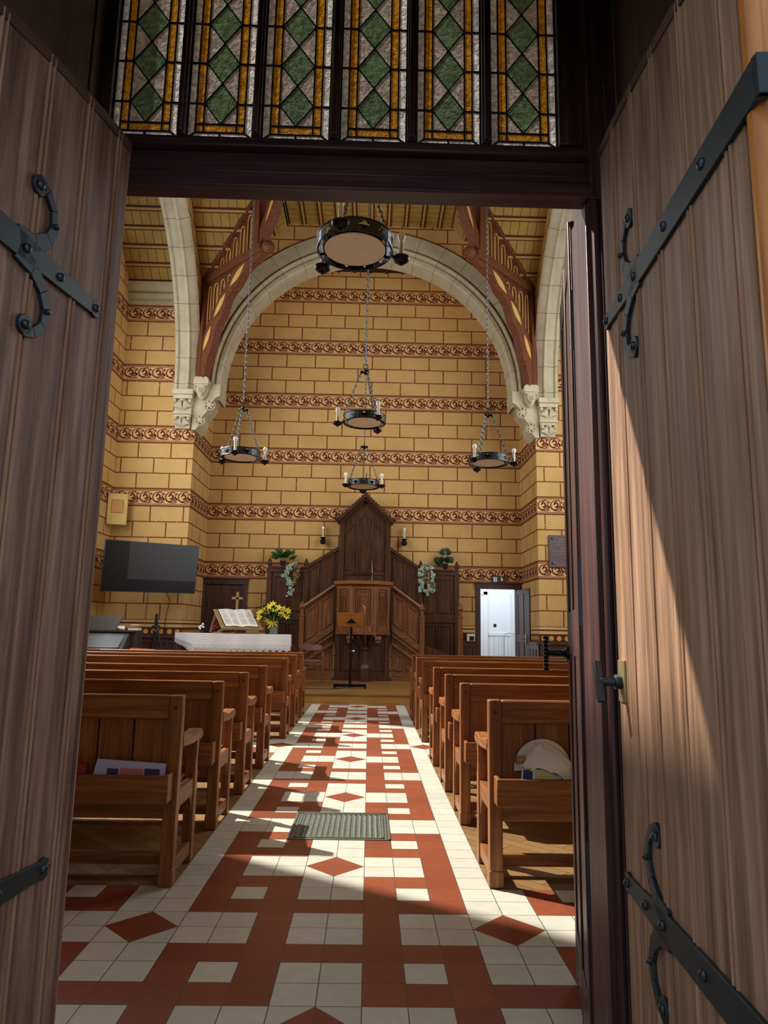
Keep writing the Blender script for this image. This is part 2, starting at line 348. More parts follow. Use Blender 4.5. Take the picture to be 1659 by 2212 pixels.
def bands(mb, O, U, N_, u0, u1, ks, clip=None, r=2, cr=3):
    """frieze drawn on wall: O + U*u + Z*v, pushed out along N_"""
    O = Vector(O); U = Vector(U); N_ = Vector(N_) * .004
    def q(pts, mat): mb.face([O + U * p[0] + Z * p[1] + N_ for p in pts], mat)
    for k in ks:
        z0 = 2.565 + 1.49 * k; a, b = (clip(z0 + .2) if clip else (u0, u1))
        if b - a < .1: continue
        for y0, y1 in ((0, .022), (.05, .060), (.350, .360), (.388, .41)): q([(a, z0 + y0), (b, z0 + y0), (b, z0 + y1), (a, z0 + y1)], r)
        nd = int((b - a) / .04)
        for i in range(nd):
            x = a + (i + .2) * (b - a) / nd
            for y0 in (.026, .366): q([(x, z0 + y0), (x + .022, z0 + y0), (x + .022, z0 + y0 + .018), (x, z0 + y0 + .018)], r)
        nm = max(1, round((b - a) / MW)); sx = (b - a) / nm / MW
        for i in range(nm):
            for pl in MOTIF: q([(a + (i * MW + p[0]) * sx, z0 + .012 + p[1]) for p in pl], r)
def wallrect(mb, O, U, u0, u1, z0, z1, uoff=0, mat=0):
    O = Vector(O); U = Vector(U)
    return mb.face([O + U * u0 + Z * z0, O + U * u1 + Z * z0, O + U * u1 + Z * z1, O + U * u0 + Z * z1], mat, [(u0 + uoff, z0), (u1 + uoff, z0), (u1 + uoff, z1), (u0 + uoff, z1)])
WM = ['painted_blocks', 'painted_plain', 'frieze_red', 'frieze_cream']
Y1, Y2, XR, XW = 15.8, 17.6, 4.0, 5.75
ZC, RI, RO = 6.96, 3.456, 4.08
# back wall of the recess (two doorways)
wb = MB(); O = (0, Y2, 0)
DL = (-3.94, -3.01, 2.41); DR = (2.95, 3.83, 2.42)
for a, b, z0, z1 in ((-4, DL[0], 0, 11), (DL[0], DL[1], DL[2], 11), (DL[1], DR[0], 0, 11), (DR[0], DR[1], DR[2], 11), (DR[1], 4, 0, 11)): wallrect(wb, O, X, a, b, z0, z1, 40.3)
bands(wb, O, X, -Y, -4, 4, range(0, 6))
struct(wb, 'wall_back', WM, 'ochre wall behind the pulpit painted with block joints and scroll friezes', 'wall', smooth=False)
# recess sides, piers, arch
for sd, nm in ((-1, 'left'), (1, 'right')):
    mb = MB(); wallrect(mb, (sd * XR, 0, 0), Y, Y1, Y2, 0, 11, 3.1); bands(mb, (sd * XR, 0, 0), Y, (-sd, 0, 0), Y1, Y2, range(0, 3))
    struct(mb, 'wall_recess_' + nm, WM, 'narrow painted return wall at the %s of the pulpit recess' % nm, 'wall', smooth=False)
    mb = MB(); a, b = (-XW, -XR) if sd < 0 else (XR, XW)
    wallrect(mb, (0, Y1, 0), X, a, b, 0, 9.5, 50.2); bands(mb, (0, Y1, 0), X, -Y, a, b, range(0, 5), clip=lambda z, a=a, b=b, sd=sd: ((a, b) if z < 5.9 else (a, -4.45) if sd < 0 else (4.45, b)))
    struct(mb, 'wall_transept_end_' + nm, WM, 'painted end wall of the %s side aisle with scroll friezes' % nm, 'wall', smooth=False)
# wall above the chancel arch (with arch cut-out), blocks only
mb = MB(); NN = 40
def top(x): return 9.3 + min(2.0, max(0, 4 - abs(x))) * .95
for i in range(NN):
    t0, t1 = PI * i / NN, PI * (i + 1) / NN
    p = [((RO - .04) * math.cos(t), ZC + (RO - .04) * math.sin(t)) for t in (t0, t1)]
    x0, x1 = p[0][0], p[1][0]
    mb.face([(x0, Y1, p[0][1]), (x1, Y1, p[1][1]), (x1, Y1, 11.6), (x0, Y1, 11.6)], 1, [(x0 + 30.2, p[0][1]), (x1 + 30.2, p[1][1]), (x1 + 30.2, 11.6), (x0 + 30.2, 11.6)])
for sd in (-1, 1):
    x0, x1 = sd * 3.98, sd * 4.06; mb.face([(x0, Y1, 6.2), (x1, Y1, 6.2), (x1, Y1, 11.6), (x0, Y1, 11.6)], 1, [(x0 + 30.2, 6.2), (x1 + 30.2, 6.2), (x1 + 30.2, 11.6), (x0 + 30.2, 11.6)])
struct(mb, 'wall_above_arch', WM, 'ochre block painted wall above the round stone arch', 'wall', smooth=False)
# sweep of a profile (radius offset, depth offset) around an arch in a plane
def archsweep(mb, prof, P, mat=0, n_=60, a0=0.0, a1=PI):
    """P(t, r, d) -> point; prof list of (r, d); uv.x is arc length, uv.y=1 for jointed faces"""
    for i in range(n_):
        t0, t1 = a0 + (a1 - a0) * i / n_, a0 + (a1 - a0) * (i + 1) / n_
        for j in range(len(prof) - 1):
            (r0, d0), (r1, d1) = prof[j], prof[j + 1]
            mb.face([P(t0, r0, d0), P(t1, r0, d0), P(t1, r1, d1), P(t0, r1, d1)], mat, [(t0 * 3.5, 1), (t1 * 3.5, 1), (t1 * 3.5, 1), (t0 * 3.5, 1)])
def rollprof(r, d0, d1):  # small half-round groove pair between d0 and d1 at radius r
    c = (d0 + d1) / 2; h = (d1 - d0) / 2
    return [(r, d0)] + [(r - .035 * math.sin(PI * k / 6), c - h * math.cos(PI * k / 6)) for k in range(1, 6)] + [(r, d1)]
mb = MB()
prof = [(RO, -.02), (RO, -.05), (RI + .29, -.05), (RI + .285, .06), (RI + .25, .06)] + [(RI + .205 + .04 * math.cos(PI * k / 5), -.0 - .06 * math.sin(PI * k / 5)) for k in range(6)] + [(RI + .16, .07), (RI + .12, .07), (RI + .11, .02), (RI + .03, .03), (RI, .07), (RI, .62)]
archsweep(mb, prof, lambda t, r, d: Vector((r * math.cos(t), Y1 + d, ZC + r * math.sin(t))))
for sd in (-1, 1):  # straight foot of the arch down to the corbels
    for j in range(len(prof) - 1):
        (r0, d0), (r1, d1) = prof[j], prof[j + 1]
        if r0 > 4.0: r0 = 4.0
        if r1 > 4.0: r1 = 4.0
        mb.face([(sd * r0, Y1 + d0, ZC), (sd * r0, Y1 + d0, 6.62), (sd * r1, Y1 + d1, 6.62), (sd * r1, Y1 + d1, ZC)], 0)
struct(mb, 'trim_1', ['stone'], 'round moulded stone arch framing the pulpit recess', 'arch')
# dark red line round the arch + soffit ceiling of recess
mb = MB(); archsweep(mb, [(RO + .05, -.012), (RO, -.012)], lambda t, r, d: Vector((r * math.cos(t), Y1 + d, ZC + r * math.sin(t)))); struct(mb, 'trim_2', ['frieze_red'], 'thin dark red painted line round the stone arch', 'painted line')
mb = MB(); mb.box(-4.2, 4.2, Y1 + .6, Y2 + .2, 10.93, 11.1)
for i in range(19): mb.box(-3.9 + i * .43, -3.83 + i * .43, Y1 + .6, Y2, 10.9, 10.935, 1)
struct(mb, 'ceiling_recess', ['ceiling_boards', 'frieze_brown'], 'boarded ceiling of the pulpit recess', 'ceiling')
# arcade wall over the side arches, with arch rings
YC, RA = 11.76, 3.93
for sd, nm, tn in ((-1, 'left', 3), (1, 'right', 4)):
    mb = MB(); ri = RA + .12
    for i in range(NN // 2):
        t0, t1 = PI * i / NN, PI * (i + 1) / NN
        for xx in (XR, XR + .5):
            y0, y1 = YC + ri * math.cos(t0), YC + ri * math.cos(t1); z0, z1 = ZC + ri * math.sin(t0), ZC + ri * math.sin(t1)
            mb.face([(sd * xx, y0, z0), (sd * xx, y1, z1), (sd * xx, y1, 11.4), (sd * xx, y0, 11.4)], 1, [(y0 + .2, z0), (y1 + .2, z1), (y1 + .2, 11.4), (y0 + .2, 11.4)])
    for xx in (XR, XR + .5): wallrect(mb, (sd * xx, 0, 0), Y, 7.2, YC, ZC + ri, 11.4, 0, 1); wallrect(mb, (sd * xx, 0, 0), Y, YC + ri, Y1, 5.9, 11.4, 0, 1)
    wallrect(mb, (0, 7.2, 0), X, min(sd * XR, sd * (XR + .5)), max(sd * XR, sd * (XR + .5)), ZC + ri, 11.4, 0, 1)
    mb.face([(sd * XR, 7.2, ZC + ri), (sd * (XR + .5), 7.2, ZC + ri), (sd * (XR + .5), YC, ZC + ri), (sd * XR, YC, ZC + ri)], 1)
    struct(mb, 'wall_arcade_' + nm, WM, 'painted wall over the %s side arch' % nm, 'wall', smooth=False)
    mb = MB()
    prof = [(RA + .16, 0.0), (RA + .14, -.02), (RA + .10, 0.02), (RA + .02, .14)] + rollprof(RA, .16, .24)[0:] + [(RA + .02, .25), (RA + .02, .42)] + rollprof(RA, .43, .51) + [(RA + .06, .54), (RA + .14, .54)]
    archsweep(mb, prof, lambda t, r, d, sd=sd: Vector((sd * (XR + d), YC + r * math.cos(t), ZC + r * math.sin(t))), 0, 40, 0.0, PI / 2)
    for s2 in (1,):   # stilted foot
        for j in range(len(prof) - 1):
            (r0, d0), (r1, d1) = prof[j], prof[j + 1]
            mb.face([(sd * (XR + d0), YC + s2 * r0, ZC), (sd * (XR + d0), YC + s2 * r0, 6.78), (sd * (XR + d1), YC + s2 * r1, 6.78), (sd * (XR + d1), YC + s2 * r1, ZC)], 0)
    struct(mb, 'trim_%d' % tn, ['stone'], 'pale stone side arch rising towards the %s of the crossing' % nm, 'arch')
    # outer wall, with windows out of frame for the daylight
    mb = MB(); xo = sd * XW
    wins = [(7.7, 14.5, 3.0, 10.2)] + ([(5.3, 7.0, 8.9, 11.0)] if sd < 0 else [])
    wins.sort(); yprev = 2.2
    for (a, b, c_, d_) in wins:
        wallrect(mb, (xo, 0, 0), Y, yprev, a, 0, 11.4, .1); wallrect(mb, (xo, 0, 0), Y, a, b, 0, c_, .1); wallrect(mb, (xo, 0, 0), Y, a, b, d_, 11.4, .1); yprev = b
        for yy in (a, b): mb.box(min(xo, xo + sd * .25), max(xo, xo + sd * .25), yy - .01, yy + .01, c_, d_, 1)
    wallrect(mb, (xo, 0, 0), Y, yprev, Y1, 0, 11.4, .1)
    bands(mb, (xo, 0, 0), Y, (-sd, 0, 0), 14.3, Y1, range(0, 5))
    struct(mb, 'wall_' + nm, WM, 'painted outer wall of the %s side aisle' % nm, 'wall', smooth=False)
    mb = MB(); k_ = 0
    for (a, b, c_, d_) in wins:
        for yy in (a + .02, b - .02): mb.box(xo + sd * .1 - .03, xo + sd * .1 + .03, yy - .02, yy + .02, c_, d_)
        for zz in (c_ + .02, d_ - .02): mb.box(xo + sd * .1 - .03, xo + sd * .1 + .03, a, b, zz - .02, zz + .02)
    struct(mb, 'window_%d' % (7 if sd < 0 else 8), ['stone'], 'stone frames of the %s aisle windows' % nm, 'window')
# cornices
for sd, tn in ((-1, 5), (1, 6)):
    mb = MB(); a, b = (-XW, -4.5) if sd < 0 else (4.5, XW)
    mb.box(a, b, Y1 - .05, Y1, 8.94, 9.05); mb.box(a, b, Y1 - .14, Y1, 9.07, 9.2); mb.box(a, b, Y1 - .24, Y1, 9.22, 9.45)
    mb.prism([(0, 9.05), (-.05, 9.05), (-.14, 9.07), (0, 9.07)], (a, Y1, 0), Y, Z, (b - a, 0, 0))
    struct(mb, 'trim_%d' % tn, ['cornice_stone'], 'stepped stone cornice on the %s aisle end wall' % ('left' if sd < 0 else 'right'), 'cornice', bevel=.01)
# ceiling: transept slope descending to Y1, nave slopes in X, flat top
SL = .92; E0 = 9.36; FT = 11.2; DY = (FT - E0) / SL
mb = MB(); bt = MB()
def cslope(x0, x1):  # slope strip towards Y1 between x0..x1
    mb.face([(x0, Y1 + .05, E0 - .046), (x1, Y1 + .05, E0 - .046), (x1, Y1 - DY, FT), (x0, Y1 - DY, FT)], 0, [(x0, 0), (x1, 0), (x1, 3), (x0, 3)])
cslope(-XW, -4.0); cslope(4.0, XW)
for sd in (-1, 1):
    A = Vector((sd * 4, Y1, E0)); B = Vector((sd * 4, Y1 - DY, FT)); G = Vector((sd * (4 - DY), Y1 - DY, FT)); Cc = Vector((sd * (4 - DY), Y1, FT)); 
    mb.face([A, B, G], 0, [(A.x, 0), (B.x, 3), (G.x, 3)]); mb.face([A, G, Cc], 0, [(A.y, 0), (G.y, 3), (Cc.y, 3)])
# flat top: boards across X seen as lines every .2 in Y
def flat(x0, x1, y0, y1): mb.face([(x0, y0, FT), (x1, y0, FT), (x1, y1, FT), (x0, y1, FT)], 0, [(y0, 0), (y0, 1), (y1, 1), (y1, 0)])
flat(-(4 - DY), 4 - DY, 2.2, Y1 + .1); flat(-XW, -(4 - DY), 2.2, Y1 - DY); flat(4 - DY, XW, 2.2, Y1 - DY)
ce = struct(mb, 'ceiling', ['ceiling_boards'], 'ochre boarded ceiling with thin dark battens', 'ceiling', smooth=False)
def batten(p, q, nrm):
    p, q, nrm = Vector(p), Vector(q), Vector(nrm).normalized()
    bt.bar(p + nrm * .008, q + nrm * .008, .12, .016, nrm, 1); bt.bar(p + nrm * .03, q + nrm * .03, .05, .05, nrm, 0)
for i in range(6):
    t = .18 + i * .42; y = Y1 - t * .736; z = E0 + t * .677
    nr = (0, -.677, -.736)
    if z > FT: break
    xg = 4 - (Y1 - y)          # groin position
    for a, b in ((-XW, -xg), (xg, XW)):
        if a < -4 < b: batten((a, y, z), (-4.5, y, z), nr); batten((-4.0, y, z), (b, y, z), nr)
        else: batten((4.5, y, z), (b, y, z), nr); batten((a, y, z), (4.0, y, z), nr)
for i in range(-5, 6):
    batten(((i + .08) * .415, 8.0, FT), ((i + .08) * .415, Y1, FT), (0, 0, -1))
for sd in (-1, 1):
    for i in range(1, 3):
        x = sd * (4 - DY + i * .33); z = FT - i * .33 * SL; batten((x, Y1, z), (x, Y1 - (4 - abs(x)), z), (-sd * .6, 0, -.7))
    batten((sd * 2.05, 8, FT), (sd * 2.05, Y1, FT), (0, 0, -1))
tag(bt.build('batten', ['batten_tan', 'frieze_brown'], ce), 'dark edged battens')
# capitals & corbels
def acanthus(mb, O, U, N_, wd, z0, z1):
    """carved leaf tier: O centre at wall, U along width, N_ outwards"""
    O, U, N_ = Vector(O), Vector(U), Vector(N_); h = z1 - z0
    mb.ell(O + Z * (z0 + h * .86) + N_ * .12, (wd * .16, .06, h * .1), 10)
    for sgn in (-1, 1):
        for k in range(5):
            a = k / 4
            pts = [O + N_ * .03 + Z * (z0 + h * .05), O + U * sgn * wd * (.08 + .18 * a) + N_ * .09 + Z * (z0 + h * (.35)), O + U * sgn * wd * (.12 + .36 * a) + N_ * .12 + Z * (z0 + h * (.95 - .6 * a))]
            mb.tube(pts, [.012, .03, .018], 6)
        mb.ell(O + U * sgn * wd * .40 + N_ * .11 + Z * (z0 + h * .82), (.045, .045, .05), 8)
for sd, nm in ((-1, 'left'), (1, 'right')):
    mb = MB(); c = sd * 4.26; w2 = .24
    root = None
    mb.box(c - w2, c + w2, Y1 - .28, Y1, 6.66, 6.78); mb.box(c - w2 + .02, c + w2 - .02, Y1 - .24, Y1, 6.56, 6.66)
    mb.prism([(c - w2 + .05, 6.26), (c + w2 - .05, 6.26), (c + w2 - .03, 6.56), (c - w2 + .03, 6.56)], (0, Y1 - .16, 0), X, Z, (0, .16, 0))
    acanthus(mb, (c, Y1 - .12, 0), X, -Y, .44, 6.28, 6.56)
    mb.box(c - w2 + .03, c + w2 - .03, Y1 - .22, Y1, 6.20, 6.26); mb.box(c - w2 + .05, c + w2 - .05, Y1 - .18, Y1, 6.14, 6.20)
    mb.prism([(c - w2 + .07, 5.88), (c + w2 - .07, 5.88), (c + w2 - .06, 6.14), (c - w2 + .06, 6.14)], (0, Y1 - .11, 0), X, Z, (0, .11, 0))
    acanthus(mb, (c, Y1 - .08, 0), X, -Y, .38, 5.89, 6.14)
    struct(mb, 'trim_%d' % (7 if sd < 0 else 8), ['stone'], 'two-tiered carved leaf capital under the %s side arch' % nm, 'capital', bevel=.006)
    # stepped corbel under the chancel arch
    mb = MB(); s = sd
    poly = [(4.06, 5.86), (3.97, 5.86), (3.86, 6.0), (3.80, 6.18), (3.86, 6.2), (3.70, 6.36), (3.60, 6.52), (3.66, 6.55), (3.44, 6.70), (3.44, 6.98), (4.06, 6.98)]
    mb.prism([(s * a, b) for a, b in poly], (0, Y1 - .08, 0), X, Z, (0, .66, 0))
    for (a, b, r_) in ((3.66, 6.46, .12), (3.86, 6.09, .11)):
        mb.ell((s * a, Y1 - .09, b), (r_ * .55, .06, r_ * .55), 10)
        for k in range(6):
            an = k * PI / 3; mb.tube([(s * a, Y1 - .1, b), (s * a + r_ * .8 * math.cos(an), Y1 - .12, b + r_ * .8 * math.sin(an)), (s * a + r_ * 1.0 * math.cos(an + .5), Y1 - .08, b + r_ * 1.0 * math.sin(an + .5))], [.015, .025, .01], 6)
        mb.tube(arcpts3 if False else [(s * a + r_ * 1.05 * math.cos(t), Y1 - .09, b + r_ * 1.05 * math.sin(t)) for t in [PI * 2 * q_ / 16 for q_ in range(16)]], .012, 6, True)
    for (a0, b0, a1, b1) in ((3.62, 6.52, 3.50, 6.66), (3.82, 6.16, 3.70, 6.30)): mb.bar((s * a0, Y1 - .12, b0), (s * a1, Y1 - .12, b1), .03, .10, (0, 1, 0))
    struct(mb, 'trim_%d' % (9 if sd < 0 else 10), ['stone'], 'stepped scroll-carved corbel carrying the %s foot of the round arch' % nm, 'corbel', bevel=.008)
    mb = MB()   # shield corbel of the truss
    cx, cy = s * 3.84, Y1 - .14
    mb.prism([(-.17, 0), (.17, 0), (.17, .12), (.13, .17), (-.13, .17), (-.17, .12)], (cx, Y1, 6.90), X, Z, (0, -.32, 0))
    mb.box(cx - .15, cx + .15, Y1 - .29, Y1, 6.86, 6.90)
    mb.lathe([(.02, -.30), (.08, -.25), (.13, -.14), (.145, 0)], (cx, cy, 6.87), 14)
    mb.prism([(-.09, .0), (.09, .0), (.09, -.12), (0, -.24), (-.09, -.12)], (cx, cy - .13, 6.85), X, Z, (0, -.03, 0))
    for k in range(-2, 3): mb.tube([(cx + k * .03, cy - .165, 6.82), (cx + k * .022, cy - .17, 6.72), (cx + k * .005, cy - .165, 6.64)], .008, 5)
    struct(mb, 'trim_%d' % (11 if sd < 0 else 12), ['stone'], 'stone shield corbel under the %s roof truss' % nm, 'corbel', bevel=.006)

# ------------------------------------------------------------------ roof trusses (diagonal hammer-beams)
def truss(sd, label):
    O = Vector((sd * 4, Y1, 0)); U = Vector((-sd * .7071, -.7071, 0)); Wn = Vector((.7071, -.7071, 0)) if sd < 0 else Vector((-.7071, -.7071, 0))
    Wn = U.cross(Z).normalized()
    r = empty('roof_truss', (0, 0, 0), 0, label, 'roof truss', 'brown roof trusses with ball ends', 'structure')
    def pris(mb, poly, th, off=0, mat=0): mb.prism(poly, O + Wn * (-th / 2 + off), U, Z, Wn * th, mat)
    mb = MB(); pris(mb, [(.06, 7.04), (.26, 7.04), (.26, 9.42), (.06, 9.42)], .24); mb.build('wall_post', 'truss_Z', r, bevel=.01)
    mb = MB(); pris(mb, [(-.05, 9.42), (2.42, 9.42), (2.42, 9.62), (-.05, 9.62)], .26); mb.build('hammer_beam', 'truss_X', r, bevel=.015)
    mb = MB(); e = O + U * 2.42 + Z * 9.5
    rot = Matrix(((U.x, Wn.x, 0), (U.y, Wn.y, 0), (0, 0, 1)))
    mb.lathe([(.12, -.03), (.15, 0), (.12, .03), (.10, .05)], (0, 0, 0), 16, 0, True, 'X')
    mb.ell((.15, 0, 0), (.14, .14, .14), 16)
    M_ = Matrix.Translation(e) @ Matrix(((U.x, Wn.x, 0, 0), (U.y, Wn.y, 0, 0), (0, 0, 1, 0), (0, 0, 0, 1)))
    mb.xform(M_); mb.build('ball_end', 'truss_X', r)
    mb = MB(); pris(mb, [(-.05, 9.56), (-.05, 9.36), (.12, 9.42), (2.6, 11.05), (2.6, 11.2), (2.45, 11.2)], .3); mb.build('rafter', 'truss_X', r, bevel=.01)
    mb = MB(); pris(mb, [(2.08, 9.6), (2.34, 9.6), (2.34, 11.2), (2.08, 11.2)], .26); mb.build('king_post', 'truss_Z', r, bevel=.015)
    # curved brace with scalloped lower edge
    inn = [(.16, 7.04), (.15, 7.5), (.28, 8.08), (.62, 8.6), (1.1, 9.07), (1.5, 9.38), (1.75, 9.42)]
    out = [(2.46, 9.40), (2.3, 9.30), (2.05, 9.26), (1.85, 9.22), (1.70, 9.12), (1.55, 8.95), (1.38, 8.88), (1.2, 8.76), (1.10, 8.58), (1.0, 8.36), (.86, 8.28), (.76, 8.10), (.68, 7.85), (.60, 7.62), (.52, 7.55), (.44, 7.3), (.38, 7.04)]
    mb = MB(); pris(mb, inn + out, .2); br_ = mb.build('curved_brace', 'truss_X', r, bevel=.01)
    mb = MB()   # gold lens inlays on both faces
    for (a, b, wd) in (((1.30, 8.98), (1.84, 9.34), .17), ((.70, 8.42), (1.14, 8.88), .17), ((.32, 7.7), (.60, 8.24), .15)):
        a = Vector(a); b = Vector(b); d = (b - a); nr = Vector((-d[1], d[0])).normalized()
        L = [a + d * t / 10 + nr * wd * math.sin(PI * t / 10) * .5 for t in range(11)] + [a + d * t / 10 - nr * wd * math.sin(PI * t / 10) * .5 for t in range(9, 0, -1)]
        pris(mb, L, .215)
    mb.build('gold_inlay', 'truss_gold', br_)
    # upper brace beyond the post
    mb = MB(); pris(mb, [(2.30, 9.62), (2.36, 9.62), (2.62, 9.95), (2.80, 10.2), (3.0, 10.7), (3.3, 11.2), (3.0, 11.2), (2.78, 10.85), (2.60, 10.4), (2.34, 10.0)], .2); ub = mb.build('upper_brace', 'truss_X', r, bevel=.01)
    mb = MB(); a = Vector((2.55, 10.02)); b = Vector((2.92, 10.75)); d = b - a; nr = Vector((-d[1], d[0])).normalized()
    pris(mb, [a + d * t / 10 + nr * .09 * math.sin(PI * t / 10) * .5 for t in range(11)] + [a + d * t / 10 - nr * .09 * math.sin(PI * t / 10) * .5 for t in range(9, 0, -1)], .215); mb.build('gold_inlay', 'truss_gold', ub)
    # tracery panels with arched slots
    def slot(cx, w_, zb, zt):
        h = w_ / 2; return [(cx - h, zb), (cx + h, zb), (cx + h, zt - h * 1.6)] + [(cx + h * math.cos(t), zt - h * 1.6 + 1.6 * h * math.sin(t)) for t in [PI * k / 8 for k in range(1, 8)]] + [(cx - h, zt - h * 1.6)]
    def panel(name, outer, slots):
        mb = MB(); mb.holed(outer, [slot(*q) for q in slots], O - Wn * .03, U, Z, Wn * .06)
        p = mb.build(name, 'truss_Z', r, smooth=False)
        mb = MB()
        for q in slots:
            pl = slot(*q)[2:]
            for o_ in (-.035, .035): mb.tube([O + U * a + Z * b + Wn * o_ for a, b in slot(*q)[1:] + [slot(*q)[0]]], .012, 5)
        mb.build('slot_moulding', 'truss_gold', p)
    panel('tracery_panel', [(.2, 9.6), (2.1, 9.6), (2.1, 10.76), (.3, 9.62)], [(.82, .13, 9.66, 9.88), (1.07, .15, 9.66, 10.03), (1.33, .15, 9.66, 10.20), (1.60, .15, 9.66, 10.37), (1.87, .15, 9.66, 10.54)])
    panel('tracery_panel', [(.25, 9.45), (.25, 7.7), (.3, 8.0), (.64, 8.55), (1.1, 9.0), (1.6, 9.36), (1.7, 9.45)], [(.36, .10, 8.38, 9.32), (.62, .16, 8.68, 9.32), (.90, .15, 8.95, 9.32), (1.16, .12, 9.18, 9.34)])
    return r
truss(-1, 'brown diagonal roof truss at the left of the round arch'); truss(1, 'brown diagonal roof truss at the right of the round arch')

# ------------------------------------------------------------------ floor
T = .17; Y0 = 4.35
def cellcol(i, j):
    c = i if i >= 0 else -1 - i; jm = j % 10; sym = jm if jm <= 9 else 0
    def main(c, jm):
        if c == 0: return 'D' if jm in (9, 0) else 'R' if jm in (3, 6) else 'W'
        if c == 1: return 'W' if jm in (9, 0) else 'R'
        if c == 2: return 'W' if jm in (9, 0, 2, 4, 5, 7) else 'R'
        if c == 3: return 'W' if jm in (4, 5) else 'R'
        return 'W'
    cross = (-11 < j < -2) or (21 < j < 28)
    if c <= 3: return main(c, jm)
    if cross:
        k = (c - 5) % 10; r_ = {5: 0, 4: 0, 6: 1, 3: 1, 7: 2, 2: 2, 8: 3, 1: 3, 9: 4, 0: 4}[jm]
        return main(r_, k)
    return 'W'
mb = MB()
for i in range(-34, 34):
    for j in range(-14, 52):
        c = i if i >= 0 else -1 - i
        if c > 4 and not (j < -2 or 22 <= j <= 27): continue
        if -2 <= i < 2 and 3 <= j < 7: continue
        x0, y0 = i * T, Y0 + j * T; y1 = min(y0 + T, 13.14); k = cellcol(i, j)
        P = [(x0, y0, 0), (x0 + T, y0, 0), (x0 + T, y1, 0), (x0, y1, 0)]; uv = [(i, j), (i + 1, j), (i + 1, j + 1), (i, j + 1)]
        if k != 'D': mb.face(P, 0 if k == 'W' else 1, uv)
        else:
            jm = j % 10; ii = i if c <= 3 else ((c - 5) % 10)
            left = (i < 0) if c <= 3 else ((i < 0) ^ (((c - 5) % 10) == 9))
            cross = c > 3; up = (jm == 0) if not cross else (jm == 5)
            # diamond centre is at the corner of this tile
            cxn = 1 if left else 0; cyn = 0 if up else 1
            if c == 0: pass
            order = [(0, 0), (1, 0), (1, 1), (0, 1)]; ic = order.index((cxn, cyn)); a = (ic + 1) % 4; b = (ic + 3) % 4; o_ = (ic + 2) % 4
            def q(l): return [P[t] for t in l], [uv[t] for t in l]
            p, u = q([ic, a, b]); mb.face(p, 1, u); p, u = q([a, o_, b]); mb.face(p, 0, u)
for i in (-1, 1):   # parquet pads under the pews
    x0, x1 = sorted((i * 5 * T, i * XW))
    for (a, b) in ((Y0 - 2 * T, Y0 + 22 * T), (Y0 + 28 * T, 13.14)): mb.face([(x0, a, 0), (x1, a, 0), (x1, b, 0), (x0, b, 0)], 2, [(0, 0)] * 4)
struct(mb, 'floor', ['tile_white', 'tile_red', 'parquet'], 'cream and red tiled aisle floor with parquet under the pews', 'floor', smooth=False)
# dais
mb = MB(); mb.box(-XW, XW, 13.16, Y2, 0, .19); mb.box(-XW, XW, 13.12, Y2 , .165, .197, 1); mb.box(-XW, XW, 13.14, 13.17, 0, .165, 2)
struct(mb, 'floor_dais', ['dais_front', 'dais_wood', 'dais_front'], 'low wooden dais across the front of the church', 'dais', bevel=.004)
# grate
g = empty('floor_grate', (0, 0, 0), 0, 'cast iron heating grate set in the tiled aisle', 'grate')
gx0, gx1, gy0, gy1 = -2 * T, 2 * T, Y0 + 3 * T, Y0 + 7 * T
mb = MB(); mb.box(gx0, gx1, gy0, gy1, -.3, -.28)
for a, b, c_, d_ in ((gx0, gx0 + .004, gy0, gy1), (gx1 - .004, gx1, gy0, gy1), (gx0, gx1, gy0, gy0 + .004), (gx0, gx1, gy1 - .004, gy1)): mb.box(a, b, c_, d_, -.28, -.012)
mb.build('pit', 'pit', g)
mb = MB()
for k, (o_, h) in enumerate(((0, .006), (.02, .002), (.04, .006))):
    wd = .016; a, b, c_, d_ = gx0 + o_, gx1 - o_, gy0 + o_, gy1 - o_
    for r_ in ((a, a + wd, c_, d_), (b - wd, b, c_, d_), (a, b, c_, c_ + wd), (a, b, d_ - wd, d_)): mb.box(r_[0], r_[1], r_[2], r_[3], -.02, h)
mb.build('frame', 'grate_iron', g, bevel=.002)
mb = MB(); nx, ny = 15, 15; ax_, ay_ = gx0 + .06, gy0 + .06; sx_, sy_ = (gx1 - gx0 - .12) / nx, (gy1 - gy0 - .12) / ny
for i in range(nx):
    for j in range(ny):
        c = Vector((ax_ + (i + .5) * sx_, ay_ + (j + .5) * sy_, -.002)); r_ = sx_ * .5
        mb.tube([c + Vector((r_ * math.cos(t), r_ * math.sin(t), 0)) for t in [2 * PI * q_ / 8 for q_ in range(8)]], (.0058), 4, True)
        mb.bar(c - X * sx_ * .35 - Y * sy_ * .35, c + X * sx_ * .35 + Y * sy_ * .35, .006, .006, Z); mb.bar(c - X * sx_ * .35 + Y * sy_ * .35, c + X * sx_ * .35 - Y * sy_ * .35, .006, .006, Z)
tag(mb.build('lattice', 'grate_iron', g), 'pierced iron lattice', kind='stuff')

